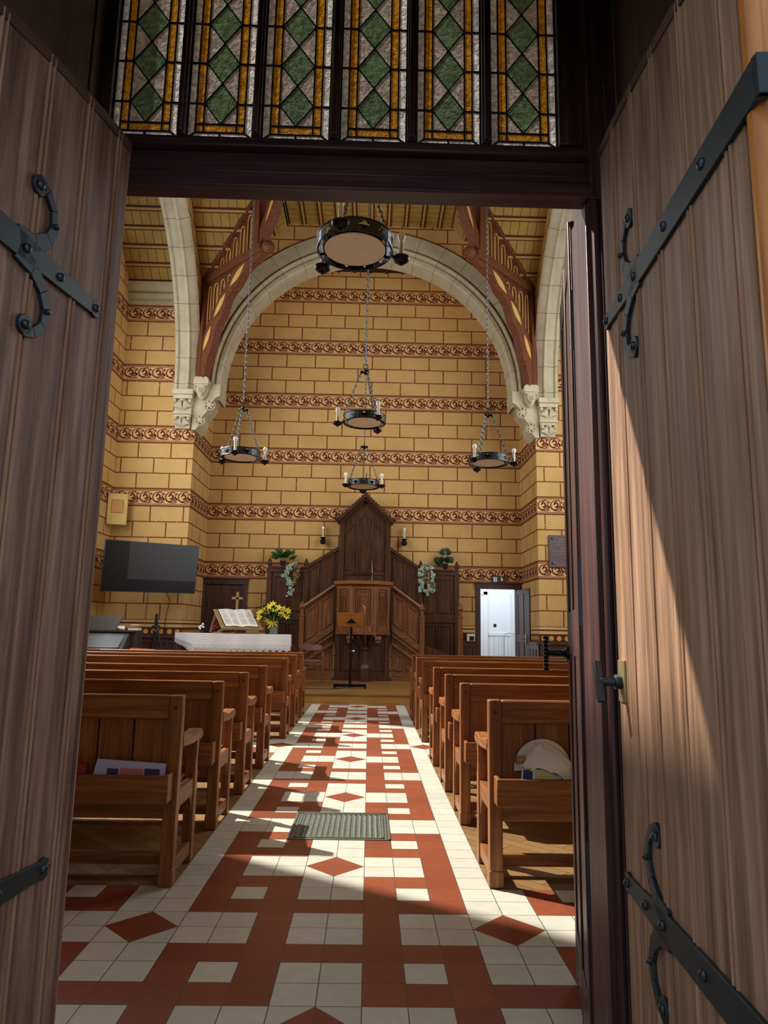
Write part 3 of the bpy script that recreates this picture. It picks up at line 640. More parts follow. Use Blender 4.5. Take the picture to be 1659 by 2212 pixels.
# ------------------------------------------------------------------ dado and wainscot
def dado(mb, O, U, N_, u0, u1):
    O, U, N_ = Vector(O), Vector(U), Vector(N_)
    def q(a, b, z0, z1, mat, off=.004): mb.face([O + U * a + Z * z0 + N_ * off, O + U * b + Z * z0 + N_ * off, O + U * b + Z * z1 + N_ * off, O + U * a + Z * z1 + N_ * off], mat)
    q(u0, u1, 1.145, 1.33, 0); q(u0, u1, 1.40, 1.43, 0)
    n_ = int((u1 - u0) / .16)
    for i in range(n_):
        c = u0 + (i + .5) * (u1 - u0) / n_
        mb.face([O + U * (c + .055 * math.cos(t)) + Z * (1.235 + .055 * math.sin(t)) + N_ * .008 for t in [2 * PI * k / 14 for k in range(14)]], 1)
def wainscot(mb, O, U, N_, u0, u1):
    O, U, N_ = Vector(O), Vector(U), Vector(N_)
    def bx(a, b, z0, z1, d, mat=0): mb.prism([(a, z0), (b, z0), (b, z1), (a, z1)], O, U, Z, N_ * d, mat)
    bx(u0, u1, 0, 1.10, .02); bx(u0, u1, 1.09, 1.145, .07); bx(u0, u1, .98, 1.09, .035); bx(u0, u1, .2, .36, .035)
    n_ = max(1, round((u1 - u0) / .30))
    for i in range(n_ + 1):
        c = u0 + i * (u1 - u0) / n_; bx(max(u0, c - .03), min(u1, c + .03), .36, .98, .035)
DM = ['frieze_brown', 'disc_gold']
segs = [((0, Y1, 0), X, -Y, -XW, -XR, 'left aisle end wall'), ((0, Y1, 0), X, -Y, XR, XW, 'right aisle end wall'), ((-XR, 0, 0), Y, X, Y1, Y2, 'left recess return'), ((XR, 0, 0), Y, -X, Y1, Y2, 'right recess return'), ((0, Y2, 0), X, -Y, 2.35, 2.80, 'recess wall left of the open doorway'), ((-XW, 0, 0), Y, X, 13.2, Y1, 'left outer wall'), ((XW, 0, 0), Y, -X, 13.2, Y1, 'right outer wall')]
for k, (O, U, N_, a, b, nm) in enumerate(segs):
    mb = MB(); dado(mb, O, U, N_, a, b); struct(mb, 'trim_%d' % (20 + k), DM, 'dark red dado with gold discs on the ' + nm, 'dado', smooth=False)
    mb = MB(); wainscot(mb, O, U, N_, a, b); struct(mb, 'trim_%d' % (30 + k), ['partition_Z'], 'dark wooden panelling along the ' + nm, 'panelling', bevel=.004)

# ------------------------------------------------------------------ doors at the back
def panel_door(mb, w_, h, th, rows):
    """door in local x (0..w), z 0..h, y 0..th with raised stiles"""
    mb.box(0, w_, .012, th - .012, 0, h)
    for a, b, z0, z1 in [(0, .1, 0, h), (w_ - .1, w_, 0, h), (w_ / 2 - .04, w_ / 2 + .04, 0, h)] + [(0, w_, z0, z1) for z0, z1 in rows]:
        e = .0015 if b - a > w_ * .9 else 0; mb.box(a + e, b - e, e, th - e, z0 + e, z1 - e)
def doorframe(mb, x0, x1, zt, y):
    for a, b in ((x0 - .12, x0 + .0), (x1, x1 + .12)): mb.box(a, b, y - .06, y + .1, .197, zt + .02)
    mb.box(x0 - .13, x1 + .13, y - .07, y + .1, zt, zt + .13); mb.box(x0 - .15, x1 + .15, y - .10, y, zt + .13, zt + .165)
fr = MB(); doorframe(fr, DL[0], DL[1], DL[2], Y2); d4 = tag(fr.build('door_4', 'partition_Z', None, bevel=.006), 'closed dark panelled door at the left of the pulpit', 'door', None, 'structure')
mb = MB(); panel_door(mb, DL[1] - DL[0], DL[2] - .2, .05, [(0, .2), (.95, 1.1), (DL[2] - .32, DL[2] - .2)]); mb.xform(Matrix.Translation((DL[0], Y2 - .01, .2))); mb.build('door_leaf', 'partition_Z', d4, bevel=.005)
fr = MB(); doorframe(fr, DR[0], DR[1], DR[2], Y2); d5 = tag(fr.build('door_5', 'partition_Z', None, bevel=.006), 'dark framed doorway standing open to the white room', 'door', None, 'structure')
mb = MB(); panel_door(mb, .86, DR[2] - .22, .045, [(0, .2), (.93, 1.10), (DR[2] - .34, DR[2] - .22)])
ang = math.atan2(-.85, .13); mb.xform(Matrix.Translation((3.84, 17.5, .2)) @ Matrix.Rotation(ang, 4, 'Z')); lf = mb.build('door_leaf', 'partition_Z', d5, bevel=.005)
mb = MB(); p = Vector((3.84, 17.5, 0)) + Vector((.13, -.85, 0)).normalized() * .78 - Vector((.06, 0, 0)); mb.box(p.x - .01, p.x + .02, p.y - .04, p.y + .04, 1.1, 1.32); mb.ell((p.x - .05, p.y, 1.2), (.035, .03, .03), 10); mb.build('handle', 'steel', lf)
# white room
mb = MB(); ya, yb = Y2 + .1, 20.2
mb.face([(2.2, yb, 0), (5, yb, 0), (5, yb, 3.6), (2.2, yb, 3.6)]); mb.face([(2.2, ya, 0), (2.2, yb, 0), (2.2, yb, 3.6), (2.2, ya, 3.6)]); mb.face([(5, ya, 0), (5, yb, 0), (5, yb, 3.6), (5, ya, 3.6)])
mb.face([(2.2, ya, 3.6), (5, ya, 3.6), (5, yb, 3.6), (2.2, yb, 3.6)]); mb.face([(2.2, ya, .19), (5, ya, .19), (5, yb, .19), (2.2, yb, .19)], 1)
mb.face([(2.2, ya, 2.6), (5, ya, 2.6), (5, ya, 3.6), (2.2, ya, 3.6)]); mb.face([(3.99, ya, 0), (5, ya, 0), (5, ya, 3.6), (3.99, ya, 3.6)]); mb.face([(2.2, ya, 0), (2.8, ya, 0), (2.8, ya, 3.6), (2.2, ya, 3.6)])
struct(mb, 'wall_white_room', ['white_wall', 'dais_wood'], 'white walls of the room beyond the open doorway', 'wall', smooth=False)
mb = MB(); mb.box(3.62, 4.3, yb - .03, yb, .19, 1.25); mb.box(3.6, 4.32, yb - .05, yb, 1.25, 1.32)
for k in range(1, 5): mb.box(3.62 + k * .13, 3.625 + k * .13, yb - .035, yb, .19, 1.25, 1)
struct(mb, 'trim_40', ['white_paint', 'ink'], 'white boarded dado in the white room', 'panelling')
mb = MB(); panel_door(mb, .72, 2.2, .05, [(0, .2), (.85, 1.0), (2.08, 2.2)]); mb.xform(Matrix.Translation((2.72, yb - .08, .19)))
for a, b, c_, d_ in ((3.44, 3.56, .19, 2.5), (2.6, 3.56, 2.4, 2.52)): mb.box(a, b, yb - .1, yb, c_, d_)
struct(mb, 'door_6', ['white_paint'], 'white panelled inner door in the white room', 'door', bevel=.006)
mb = MB(); mb.box(3.74, 3.82, yb - .02, yb, 1.50, 1.58); tag(mb.build('wall_socket', 'black_plastic'), 'small black wall socket in the white room', 'socket')
mb = MB(); mb.box(4.22, 4.3, yb - .55, yb, .19, 2.45); struct(mb, 'trim_41', ['white_paint'], 'white door casing at the right of the white room', 'casing', bevel=.01)
st = empty('step_stool', (3.82, 18.4, .19), 0, 'white tubular step stool standing just inside the white room', 'step stool')
mb = MB()
for dy in (0, .4): mb.tube([(-.12, dy, 0), (-.12, dy, 1.02), (-.10, dy, 1.10), (-.04, dy, 1.14), (.16, dy, 1.14), (.2, dy, 1.1), (.22, dy, 0)], .014, 8)
mb.build('frame', 'white_paint', st)
for zz in (.25, .5): mb = MB(); mb.box(-.13, .22, 0, .4, zz, zz + .03); mb.build('tread', 'white_paint', st)
# exit sign
ex = empty('exit_sign', (3.39, Y2 - .09, 2.66), 0, 'small green exit sign above the open doorway', 'sign')
mb = MB(); mb.box(-.14, .14, -.02, .05, -.08, .08); mb.build('panel', 'exit_green', ex, bevel=.005)
mb = MB(); mb.box(-.12, -.03, -.024, -.02, -.06, .055); mb.build('figure_panel', 'exit_white', ex)
mb = MB()
mb.prism([(.05, 0), (.075, 0), (.075, .05), (.105, .05), (.105, 0), (.13, 0), (.09, -.055)], (0, -.024, 0), X, Z, (0, .004, 0)); mb.build('arrow', 'exit_white', ex)
mb = MB(); mb.ell((-.07, -.026, .035), (.009, .003, .009), 8)
for a, b in (((-.07, .025), (-.078, -.01)), ((-.078, -.01), (-.06, -.03)), ((-.06, -.03), (-.065, -.05)), ((-.078, -.01), (-.095, -.04)), ((-.07, .02), (-.05, .005)), ((-.07, .02), (-.092, .01))): mb.bar((a[0], -.026, a[1]), (b[0], -.026, b[1]), .004, .008, Y)
mb.build('running_figure', 'exit_green', ex)
mb = MB(); mb.box(2.60, 2.80, Y2 - .09, Y2 - .01, 1.12, 1.30); mb.box(2.66, 2.78, Y2 - .094, Y2 - .09, 1.13, 1.24, 1); tag(mb.build('switch_box', ['socket', 'black_plastic'], bevel=.006), 'white and black switch box beside the open doorway', 'switch box')
# plaque
pq = empty('memorial_plaque', (4.78, Y1 - .03, 3.2), 0, 'grey memorial plaque on the wall at the far right', 'plaque')
mb = MB(); mb.box(-.54, .54, -.02, .02, -.37, .37); mb.build('slab', 'plaque', pq, bevel=.006)
mb = MB(); rr = random.Random(3)
for k, (wd, zz) in enumerate(((.62, .28), (.88, .21), (.76, .14), (.56, .07), (.90, .0), (.80, -.07), (.46, -.14), (.14, -.195), (.92, -.24), (.84, -.28), (.78, -.31))):
    x = -wd / 2
    while x < wd / 2:
        l = rr.uniform(.012, .03); h = .022 if k < 7 else .012
        if rr.random() > .2:
            mb.box(x, x + .004, -.0225, -.02, zz - h / 2, zz + h / 2)
            if rr.random() > .4: mb.box(x, x + l * .6, -.0225, -.02, zz + rr.choice((-1, 0, 1)) * h / 2 - .0015, zz + .0015 + 0 * h)
        x += l
tag(mb.build('inscription', 'plaque_text', pq), kind='stuff')
for a in (-.47, .47):
    for b in (-.28, .29): mb = MB(); mb.ell((a, -.022, b), (.022, .012, .022), 10); mb.build('fixing', 'black_iron', pq)

# ------------------------------------------------------------------ pulpit
pu = empty('pulpit', (0.02, 16.45, .197), 0, 'tall dark wooden pulpit with twin stairs and pointed backboard', 'pulpit')
def P_(mb, poly, y0, y1, mat=0): mb.prism([(a - .02, b - .197) for a, b in poly], (0, y0 - 16.45, 0), X, Z, (0, y1 - y0, 0), mat)
def frame(mb, poly, y, wd=.036, th=.03):   # raised moulding round a polygon
    n_ = len(poly)
    for i in range(n_):
        a, b = poly[i], poly[(i + 1) % n_]; mb.bar((a[0] - .02, y - 16.45, a[1] - .197), (b[0] - .02, y - 16.45, b[1] - .197), th, wd, Z if abs(a[0] - b[0]) > .01 else X)
# centre lower front (bay under the drum)
mb = MB(); P_(mb, [(-.62, .197), (.66, .197), (.66, 1.25), (-.62, 1.25)], 16.5, 16.55)
for a, b in ((-.62, -.50), (.54, .66), (-.03, .07)): P_(mb, [(a, .197), (b, .197), (b, 1.25), (a, 1.25)], 16.46, 16.52)
P_(mb, [(-.62, .197), (.66, .197), (.66, .36), (-.62, .36)], 16.45, 16.52); P_(mb, [(-.615, 1.08), (.655, 1.08), (.655, 1.245), (-.615, 1.245)], 16.465, 16.52)
for a, b in ((-.46, -.07), (.11, .50)): frame(mb, [(a, .44), (b, .44), (b, 1.02), (a, 1.02)], 16.49)
mb.build('base_panel', 'pulpit_Z', pu, bevel=.004)
# octagonal drum
def octo(rx, ry, cy=16.5): # half octagon footprint front
    return [(-rx, cy), (-rx, cy - ry * .42), (-rx * .46, cy - ry), (rx * .46, cy - ry), (rx, cy - ry * .42), (rx, cy)]
def drum(mb, rx, ry, z0, z1, mat=0): mb.prism([(a, b - 16.45) for a, b in octo(rx, ry)], (0, 0, z0 - .197), X, Y, (0, 0, z1 - z0), mat)
mb = MB(); drum(mb, .60, .50, 1.24, 2.30); drum(mb, .63, .53, 1.24, 1.30); drum(mb, .62, .52, 1.30, 1.42)
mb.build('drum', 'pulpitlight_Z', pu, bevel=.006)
mb = MB(); fo = octo(.60, .50)
for k in range(1, 4):
    a, b = Vector(fo[k]), Vector(fo[k + 1]); L = (b - a).length; d = (b - a).normalized(); nr = Vector((d[1], -d[0]))
    for t0, t1 in ((0, .1), (L - .1, L)):
        p0, p1 = a + d * (t0 + .05) + nr * .012, 0
        mb.bar((p0[0], p0[1] - 16.45, 1.42 - .197), (p0[0], p0[1] - 16.45, 2.28 - .197), .09, .03, (nr[0], nr[1], 0))
    for (ins, z0, z1) in ((.13, 1.50, 2.22), (.18, 1.56, 2.12)):
        pp = [a + d * ins + nr * .008, a + d * (L - ins) + nr * .008]; c4 = [(pp[0], z0), (pp[1], z0), (pp[1], z1), (pp[0], z1)]
        for i in range(4):
            q0, q1 = c4[i], c4[(i + 1) % 4]; mb.bar((q0[0][0], q0[0][1] - 16.45, q0[1] - .197), (q1[0][0], q1[0][1] - 16.45, q1[1] - .197), .02, .02, (nr[0], nr[1], 0))
for k in (2, 3): p = Vector(fo[k]); mb.lathe([(.035, 1.22), (.035, 2.28)], (p[0], p[1] - 16.45, -.197), 8)
mb.build('drum_moulding', 'pulpitlight_Z', pu)
mb = MB(); drum(mb, .63, .53, 2.27, 2.34); drum(mb, .69, .60, 2.375, 2.46); fo2 = octo(.65, .555)
for k in range(0, 5):
    a, b = Vector(fo2[k]), Vector(fo2[k + 1]); n_ = int((b - a).length / .045)
    for i in range(n_): p = a + (b - a) * (i + .5) / n_; mb.box(p[0] - .011, p[0] + .011, p[1] - 16.45 - .012, p[1] - 16.45 + .012, 2.335 - .197, 2.375 - .197)
mb.build('rim', 'pew_X', pu, bevel=.012, seg=3)
mb = MB(); mb.box(-.30, .20, -.62, -.30, 2.40, 2.44); mb.box(-.28, .18, -.64, -.60, 2.44, 2.47); mb.build('book_rest', 'pulpit_X', pu, bevel=.006)
# column and braces carrying the drum
mb = MB(); c = (.07, -.25, 0)
mb.lathe([(.13, 0), (.13, .30), (.075, .38), (.075, .68), (.11, .70), (.12, .74), (.075, .78), (.075, 1.02)], c, 8)
for (dx, dy) in ((-.36, 0), (.36, 0), (-.2, -.2), (.2, -.2), (0, -.24)): mb.bar((c[0] + dx * .15, c[1] + dy * .15, .74), (c[0] + dx * .9, c[1] + dy * .9, 1.03), .05, .07)
mb.build('column', 'pulpit_Z', pu, bevel=.006)
for a in (-.36, .28): mb = MB(); mb.box(a - .0, a + .15, -.56, -.1, .93, 1.02); mb.box(a + .02, a + .13, -.54, -.1, .86, .93); mb.build('bracket', 'pulpitlight_X', pu, bevel=.01)
# stairs balustrades
for sd in (-1, 1):
    xa, xb = (-.66, -1.36) if sd < 0 else (.70, 1.36)
    def zz(x, z0): return z0 - abs(x - xa) * .70
    mb = MB(); P_(mb, [(xa, .197), (xb, .197), (xb, zz(xb, 2.34)), (xa, 2.34)], 16.48, 16.53)
    mb.build('stair_panel', 'pulpitlight_Z', pu, bevel=.003)
    mb = MB()
    for (zr, wd, dp) in ((1.32, .16, .05), (1.22, .05, .08), (1.02, .06, .07)):
        P_(mb, [(xa, zr), (xb, zz(xb, zr)), (xb, zz(xb, zr + wd)), (xa, zr + wd)], 16.48 - dp, 16.48)
    xm = (xa + xb) / 2; d = sd * .05
    for (l, r_) in ((xa + sd * .04, xm - d), (xm + d, xb - sd * .05)):
        frame(mb, [(l, zz(l, 1.54)), (r_, zz(r_, 1.54)), (r_, zz(r_, 2.20)), (l, zz(l, 2.20))], 16.47, .03)
        frame(mb, [(l, .45), (r_, .45), (r_, max(.5, zz(r_, .92))), (l, zz(l, .92))], 16.47, .03)
    P_(mb, [(xa, .197), (xb, .197), (xb, .38), (xa, .38)], 16.44, 16.48)
    mb.build('stair_moulding', 'pulpitlight_X', pu, bevel=.004)
    mb = MB(); mb.tube([(xa - .02, -.02, 2.36 - .197), (xb - .02, -.02, zz(xb, 2.36) - .197)], .038, 8); mb.build('handrail', 'pulpitlight_X', pu)
    # outer string going on down beyond the newel
    mb = MB(); xc = 2.25 * sd
    # back balustrade (upper) against the wall
    mb2 = MB(); ya = 17.3
    P_(mb2, [(xa - sd * .06, 1.2), (sd * 1.42, 1.2), (sd * 1.42, 2.87), (xa - sd * .06, 3.38)], ya, ya + .05)
    P_(mb2, [(xa - sd * .06, 3.32), (sd * 1.42, 2.81), (sd * 1.42, 2.90), (xa - sd * .06, 3.41)], ya - .05, ya)
    for (l, r_) in ((.74, 1.03), (1.11, 1.36)):
        frame(mb2, [(sd * l, 1.9 - (l - .7) * .7 + .55), (sd * r_, 1.9 - (r_ - .7) * .7 + .55), (sd * r_, 3.22 - (r_ - .7) * .7), (sd * l, 3.22 - (l - .7) * .7)], ya - .01, .03)
    mb2.build('back_stair_panel', 'pulpit_Z', pu, bevel=.004)
    # tall screen between posts
    mb3 = MB(); P_(mb3, [(sd * 1.42, .197), (sd * 2.26, .197), (sd * 2.26, 2.80), (sd * 1.42, 2.80)], ya, ya + .05)
    for z0, z1 in ((2.72, 2.86), (1.55, 1.72), (.197, .4)): P_(mb3, [(sd * 1.42, z0), (sd * 2.26, z0), (sd * 2.26, z1), (sd * 1.42, z1)], ya - .03, ya)
    P_(mb3, [(sd * 1.4, 2.82), (sd * 2.3, 2.82), (sd * 2.3, 2.87), (sd * 1.4, 2.87)], ya - .07, ya + .12)
    for a, b in ((1.52, 1.82), (1.88, 2.18)):
        frame(mb3, [(sd * a, 1.80), (sd * b, 1.80), (sd * b, 2.62), (sd * a, 2.62)], ya - .01, .03); frame(mb3, [(sd * a, .5), (sd * b, .5), (sd * b, 1.48), (sd * a, 1.48)], ya - .01, .03)
    mb3.build('side_screen', 'pulpit_Z', pu, bevel=.004)
    # posts with pyramidal finials
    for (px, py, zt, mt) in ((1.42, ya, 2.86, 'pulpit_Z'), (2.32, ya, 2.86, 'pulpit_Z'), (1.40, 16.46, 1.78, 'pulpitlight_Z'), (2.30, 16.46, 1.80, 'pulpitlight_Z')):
        mb = MB(); px = sd * px - .02; py -= 16.45; h = .055; zt -= .197
        mb.box(px - h, px + h, py - h, py + h, 0, zt - .14); mb.box(px - h - .01, px + h + .01, py - h - .01, py + h + .01, zt - .14, zt - .10)
        mb.box(px - h * .75, px + h * .75, py - h * .75, py + h * .75, zt - .10, zt + .03)
        hh = h * 1.25; mb.hexa([(px - hh * .7, py - hh * .7, zt + .03), (px + hh * .7, py - hh * .7, zt + .03), (px + hh * .7, py + hh * .7, zt + .03), (px - hh * .7, py + hh * .7, zt + .03), (px - hh, py - hh, zt + .07), (px + hh, py - hh, zt + .07), (px + hh, py + hh, zt + .07), (px - hh, py + hh, zt + .07)])
        e = .008; mb.hexa([(px - hh, py - hh, zt + .07), (px + hh, py - hh, zt + .07), (px + hh, py + hh, zt + .07), (px - hh, py + hh, zt + .07), (px - e, py - e, zt + .22), (px + e, py - e, zt + .22), (px + e, py + e, zt + .22), (px - e, py + e, zt + .22)])
        mb.build('newel_post', mt, pu, bevel=.004)
    mb = MB(); P_(mb, [(sd * 1.4, .197), (sd * 2.3, .197), (sd * 2.3, .72), (sd * 1.4, 1.05)], 16.46, 16.5); mb.build('low_panel', 'pulpit_Z', pu, bevel=.004)
# backboard with pediment
yb_ = 17.25
mb = MB(); P_(mb, [(-.60, 1.2), (.64, 1.2), (.64, 4.0), (.02, 4.55), (-.60, 4.0)], yb_, yb_ + .06)
for a, b in ((-.62, -.50), (.54, .66)): P_(mb, [(a, 1.2), (b, 1.2), (b, 4.02), (a, 4.02)], yb_ - .06, yb_)
for a in (-.19, .18): P_(mb, [(a, 2.4), (a + .05, 2.4), (a + .05, 4.2), (a, 4.2)], yb_ - .02, yb_)
P_(mb, [(-.5, 2.42), (.54, 2.42), (.54, 2.50), (-.5, 2.50)], yb_ - .025, yb_); P_(mb, [(-.5, 2.68), (.54, 2.68), (.54, 2.76), (-.5, 2.76)], yb_ - .025, yb_)
frame(mb, [(-.46, 2.8), (-.22, 2.8), (-.22, 3.96), (-.28, 3.94), (-.34, 3.82), (-.46, 3.72)], yb_ - .01, .02); frame(mb, [(.26, 2.8), (.50, 2.8), (.50, 3.72), (.38, 3.82), (.32, 3.94), (.26, 3.96)], yb_ - .01, .02)
frame(mb, [(-.11, 2.8), (.15, 2.8), (.15, 4.08), (.08, 4.12), (.02, 4.24), (-.04, 4.12), (-.11, 4.08)], yb_ - .01, .02)
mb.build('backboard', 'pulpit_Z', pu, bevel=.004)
mb = MB()
for sd in (-1, 1):
    a, b = (.02 + sd * .70, 3.96), (.02, 4.62)
    P_(mb, [a, (a[0], a[1] + .10), (b[0], b[1] + .12), b] if sd > 0 else [a, b, (b[0], b[1] + .12), (a[0], a[1] + .10)], yb_ - .16, yb_)
    P_(mb, [(a[0] - sd * .05, a[1] - .04), (a[0], a[1] + .0), (b[0], b[1] + .0), (b[0], b[1] - .08)], yb_ - .10, yb_)
    for i in range(14):
        t = (i + .5) / 14; x = a[0] + (b[0] - a[0]) * t - .02; z = a[1] + (b[1] - a[1]) * t - .197
        mb.ell((x, yb_ - 16.45 - .11, z - .045), (.014, .014, .014), 6)
    for i in range(12):
        t = (i + .5) / 12; x = a[0] + (b[0] - a[0]) * t - .02; z = a[1] + (b[1] - a[1]) * t - .197
        mb.bar((x, yb_ - 16.45 - .1, z + .10), (x + sd * .02, yb_ - 16.45 - .1, z + .135), .06, .02)
    mb.ell((a[0] - .02 + sd * .01, yb_ - 16.45 - .09, a[1] + .10 - .197), (.06, .08, .06), 12)
    mb.ell((a[0] - .02 - sd * .0, yb_ - 16.45 - .18, a[1] + .10 - .197), (.02, .03, .02), 8)
mb.lathe([(.012, 4.52), (.02, 4.56), (.012, 4.6), (.012, 5.05)], (0, yb_ - 16.45 - .08, 0), 8)
mb.build('pediment', 'pulpit_X', pu, bevel=.004)
# pulpit microphone
mc = empty('pulpit_microphone', (.21, 16.0, 2.47), 0, 'small gooseneck microphone on the pulpit rim', 'microphone')
mb = MB(); mb.tube([(0, 0, .0), (.005, 0, .2), (.0, 0, .36), (-.02, -.02, .45)], .006, 6); mb.build('gooseneck', 'steel', mc)
mb = MB(); mb.ell((-.03, -.03, .47), (.03, .02, .02), 8); mb.build('microphone_head', 'black_plastic', mc)

# sconces
def sconce(x, z, label):
    r = empty('wall_sconce', (x, Y2 - .13, z), 0, label, 'wall light', 'candle sconces flanking the pulpit')
    mb = MB(); mb.ell((0, -.02, -.10), (.075, .05, .075), 10)
    for k in range(8): mb.ell((.055 * math.cos(k * PI / 4), -.06, -.10 + .055 * math.sin(k * PI / 4)), (.022, .02, .022), 6)
    mb.box(-.015, .015, -.02, .13, -.12, -.09); mb.build('bracket', 'black_iron', r)
    mb = MB(); mb.lathe([(.03, -.03), (.08, 0), (.085, .012), (.02, .012)], (0, 0, 0), 14); mb.build('drip_pan', 'black_iron', r)
    mb = MB(); mb.lathe([(.022, .01), (.022, .19)], (0, 0, 0), 10); mb.build('candle_sleeve', 'candle', r)
    mb = MB(); mb.lathe([(.014, .19), (.02, .21), (.036, .245), (.034, .27), (.02, .29), (.003, .297)], (0, 0, 0), 12); mb.build('bulb', 'bulb', r)
sconce(-1.04, 3.62, 'black candle sconce on the wall left of the pulpit backboard'); sconce(1.01, 3.62, 'black candle sconce on the wall right of the pulpit backboard')

# ------------------------------------------------------------------ chandeliers
RR = .31
def link(mb, c, along, side, a=.028, b=.014, r=.006):
    c, along, side = Vector(c), Vector(along).normalized(), Vector(side)
    side = (side - along * side.dot(along)).normalized()
    pts = [c + along * (a * math.sin(t)) + side * (b * math.cos(t)) for t in [2 * PI * k / 8 for k in range(8)]]
    mb.tube(pts, r, 5, True)
def chain(mb, p, q, pitch=.042):
    p, q = Vector(p), Vector(q); d = q - p; n_ = max(2, int(d.length / pitch)); s1 = d.cross(Vector((.3, .8, .1))).normalized(); s2 = d.cross(s1).normalized()
    for i in range(n_): link(mb, p + d * (i + .5) / n_, d, s1 if i % 2 else s2)
CP = []
def chandelier(loc, rot, label):
    if CP:
        r = CP[0].copy(); sc.collection.objects.link(r); r.location = loc; r.rotation_euler = (0, 0, math.radians(rot)); r['label'] = label
        for ch_ in CP[0].children:
            if not ch_.name.startswith('suspension'): copy_tree(ch_, r)
        mb = MB(); chain(mb, (0, 0, .92), (0, 0, FT - loc[2] - .0), .05); tag(mb.build('suspension_chain', 'chain_iron', r), 'long link chain up to the ceiling'); return
    r = empty('ring_chandelier', loc, math.radians(rot), label, 'chandelier', 'iron ring chandeliers with candle bulbs')
    L = 2 * PI * RR; H = .115; holes = []
    def circ(cx, cy, rx, ry, n_=10): return [(cx + rx * math.cos(2 * PI * k / n_), cy + ry * math.sin(2 * PI * k / n_)) for k in range(n_)]
    mb = MB(); SG = 12; sl_ = L / SG
    for g_ in range(SG):
        u0 = (g_ - .5) * sl_; out_ = [(u0 + sl_ * i / 4, 0) for i in range(5)] + [(u0 + sl_ * i / 4, H) for i in range(4, -1, -1)]; c = g_ * sl_
        if g_ % 2: hs = [[(c + (.040 + .009 * math.cos(4 * t)) * math.cos(t), H / 2 + (.030 + .008 * math.cos(4 * t)) * math.sin(t)) for t in [2 * PI * q / 20 for q in range(20)]]]
        else: hs = [circ(c + dx, H / 2 + dy, .011, .011, 8) for dx, dy in ((-.026, 0), (.026, 0), (0, .026), (0, -.026))]
        mb.holed(out_, hs, (0, 0, 0), X, Y, Z * .005, 0, lambda u, v, w_: Vector(((RR - w_) * math.cos(u / RR), (RR - w_) * math.sin(u / RR), v)))
    for z in (0.002, H - .002): mb.tube([(RR * math.cos(t), RR * math.sin(t), z) for t in [2 * PI * k / 48 for k in range(48)]], .006, 6, True)
    mb.build('ring', 'iron', r)
    mb = MB(); mb.lathe([(.262, .012), (.262, .085), (.25, .09), (.245, .09), (.25, .012)], (0, 0, 0), 40, 0, False); mb.lathe([(.26, .086), (.001, .086)], (0, 0, 0), 40, 0, False)
    for k in range(6): a = k * PI / 3 + .3; mb.bar((.255 * math.cos(a), .255 * math.sin(a), .05), (RR * math.cos(a), RR * math.sin(a), .05), .01, .02)
    mb.build('drum', 'drum', r)
    mb = MB(); mb.lathe([(.252, .010), (.252, .02)], (0, 0, 0), 40); mb.build('diffuser', 'diffuser', r)
    for k in range(3):
        a = k * 2 * PI / 3; u = Vector((math.cos(a), math.sin(a), 0))
        mb = MB(); mb.tube([u * RR + Z * .05, u * (RR + .02) + Z * .0, u * (RR + .05) - Z * .03, u * (RR + .09) - Z * .03], [.012, .012, .012, .01], 6)
        arm = mb.build('arm', 'iron', r)
        c = u * (RR + .09)
        mb = MB(); mb.lathe([(.004, -.06), (.018, -.052), (.012, -.04), (.042, -.034), (.064, -.016), (.072, .012), (.066, .012), (.03, -.006)], c, 16)
        mb.build('drip_pan', 'black_iron', arm)
        mb = MB(); mb.lathe([(.020, -.0), (.020, .145)], c, 12); mb.build('candle_sleeve', 'candle', arm)
        mb = MB(); mb.lathe([(.012, .145), (.02, .16), (.033, .195), (.034, .205), (.03, .222), (.018, .236), (.002, .241)], c, 14); mb.build('bulb', 'bulb', arm)
        mb = MB(); b = u * (RR - .0); chain(mb, b + Z * H, u * .06 + Z * .80); mb.build('ring_chain', 'chain_iron', r)
    mb = MB(); mb.tube([(RR * .35, -.1, .1), (.04, -.03, .78)], .0015, 4); mb.build('flex', 'stem', r)
    mb = MB()
    mb.lathe([(.01, .76), (.035, .79), (.035, .81), (.012, .84), (.012, .86)], (0, 0, 0), 10)
    for k in range(3): a = k * 2 * PI / 3; mb.ell((.055 * math.cos(a), .055 * math.sin(a), .80), (.03, .03, .025), 8)
    mb.tube([(.035 * math.cos(t), 0, .89 + .035 * math.sin(t)) for t in [2 * PI * k / 12 for k in range(12)]], .006, 6, True)
    mb.build('hub', 'black_iron', r)
    mb = MB(); chain(mb, (0, 0, .92), (0, 0, FT - loc[2] - .0), .05); tag(mb.build('suspension_chain', 'chain_iron', r), 'long link chain up to the ceiling')
    CP.append(r)
chandelier((-.014, 5.3, 4.43), -105, 'largest looking iron ring chandelier, nearest the entrance, above the aisle')
chandelier((.033, 10.0, 4.38), 180, 'second iron ring chandelier above the aisle, above the farthest small one')
chandelier((-1.916, 10.75, 3.99), -92, 'iron ring chandelier hanging at the left over the left pews')
chandelier((2.009, 10.75, 3.99), 108, 'iron ring chandelier hanging at the right over the right pews')
chandelier((-.0, 13.3, 4.09), 92, 'smallest looking iron ring chandelier, just above the pulpit gable')

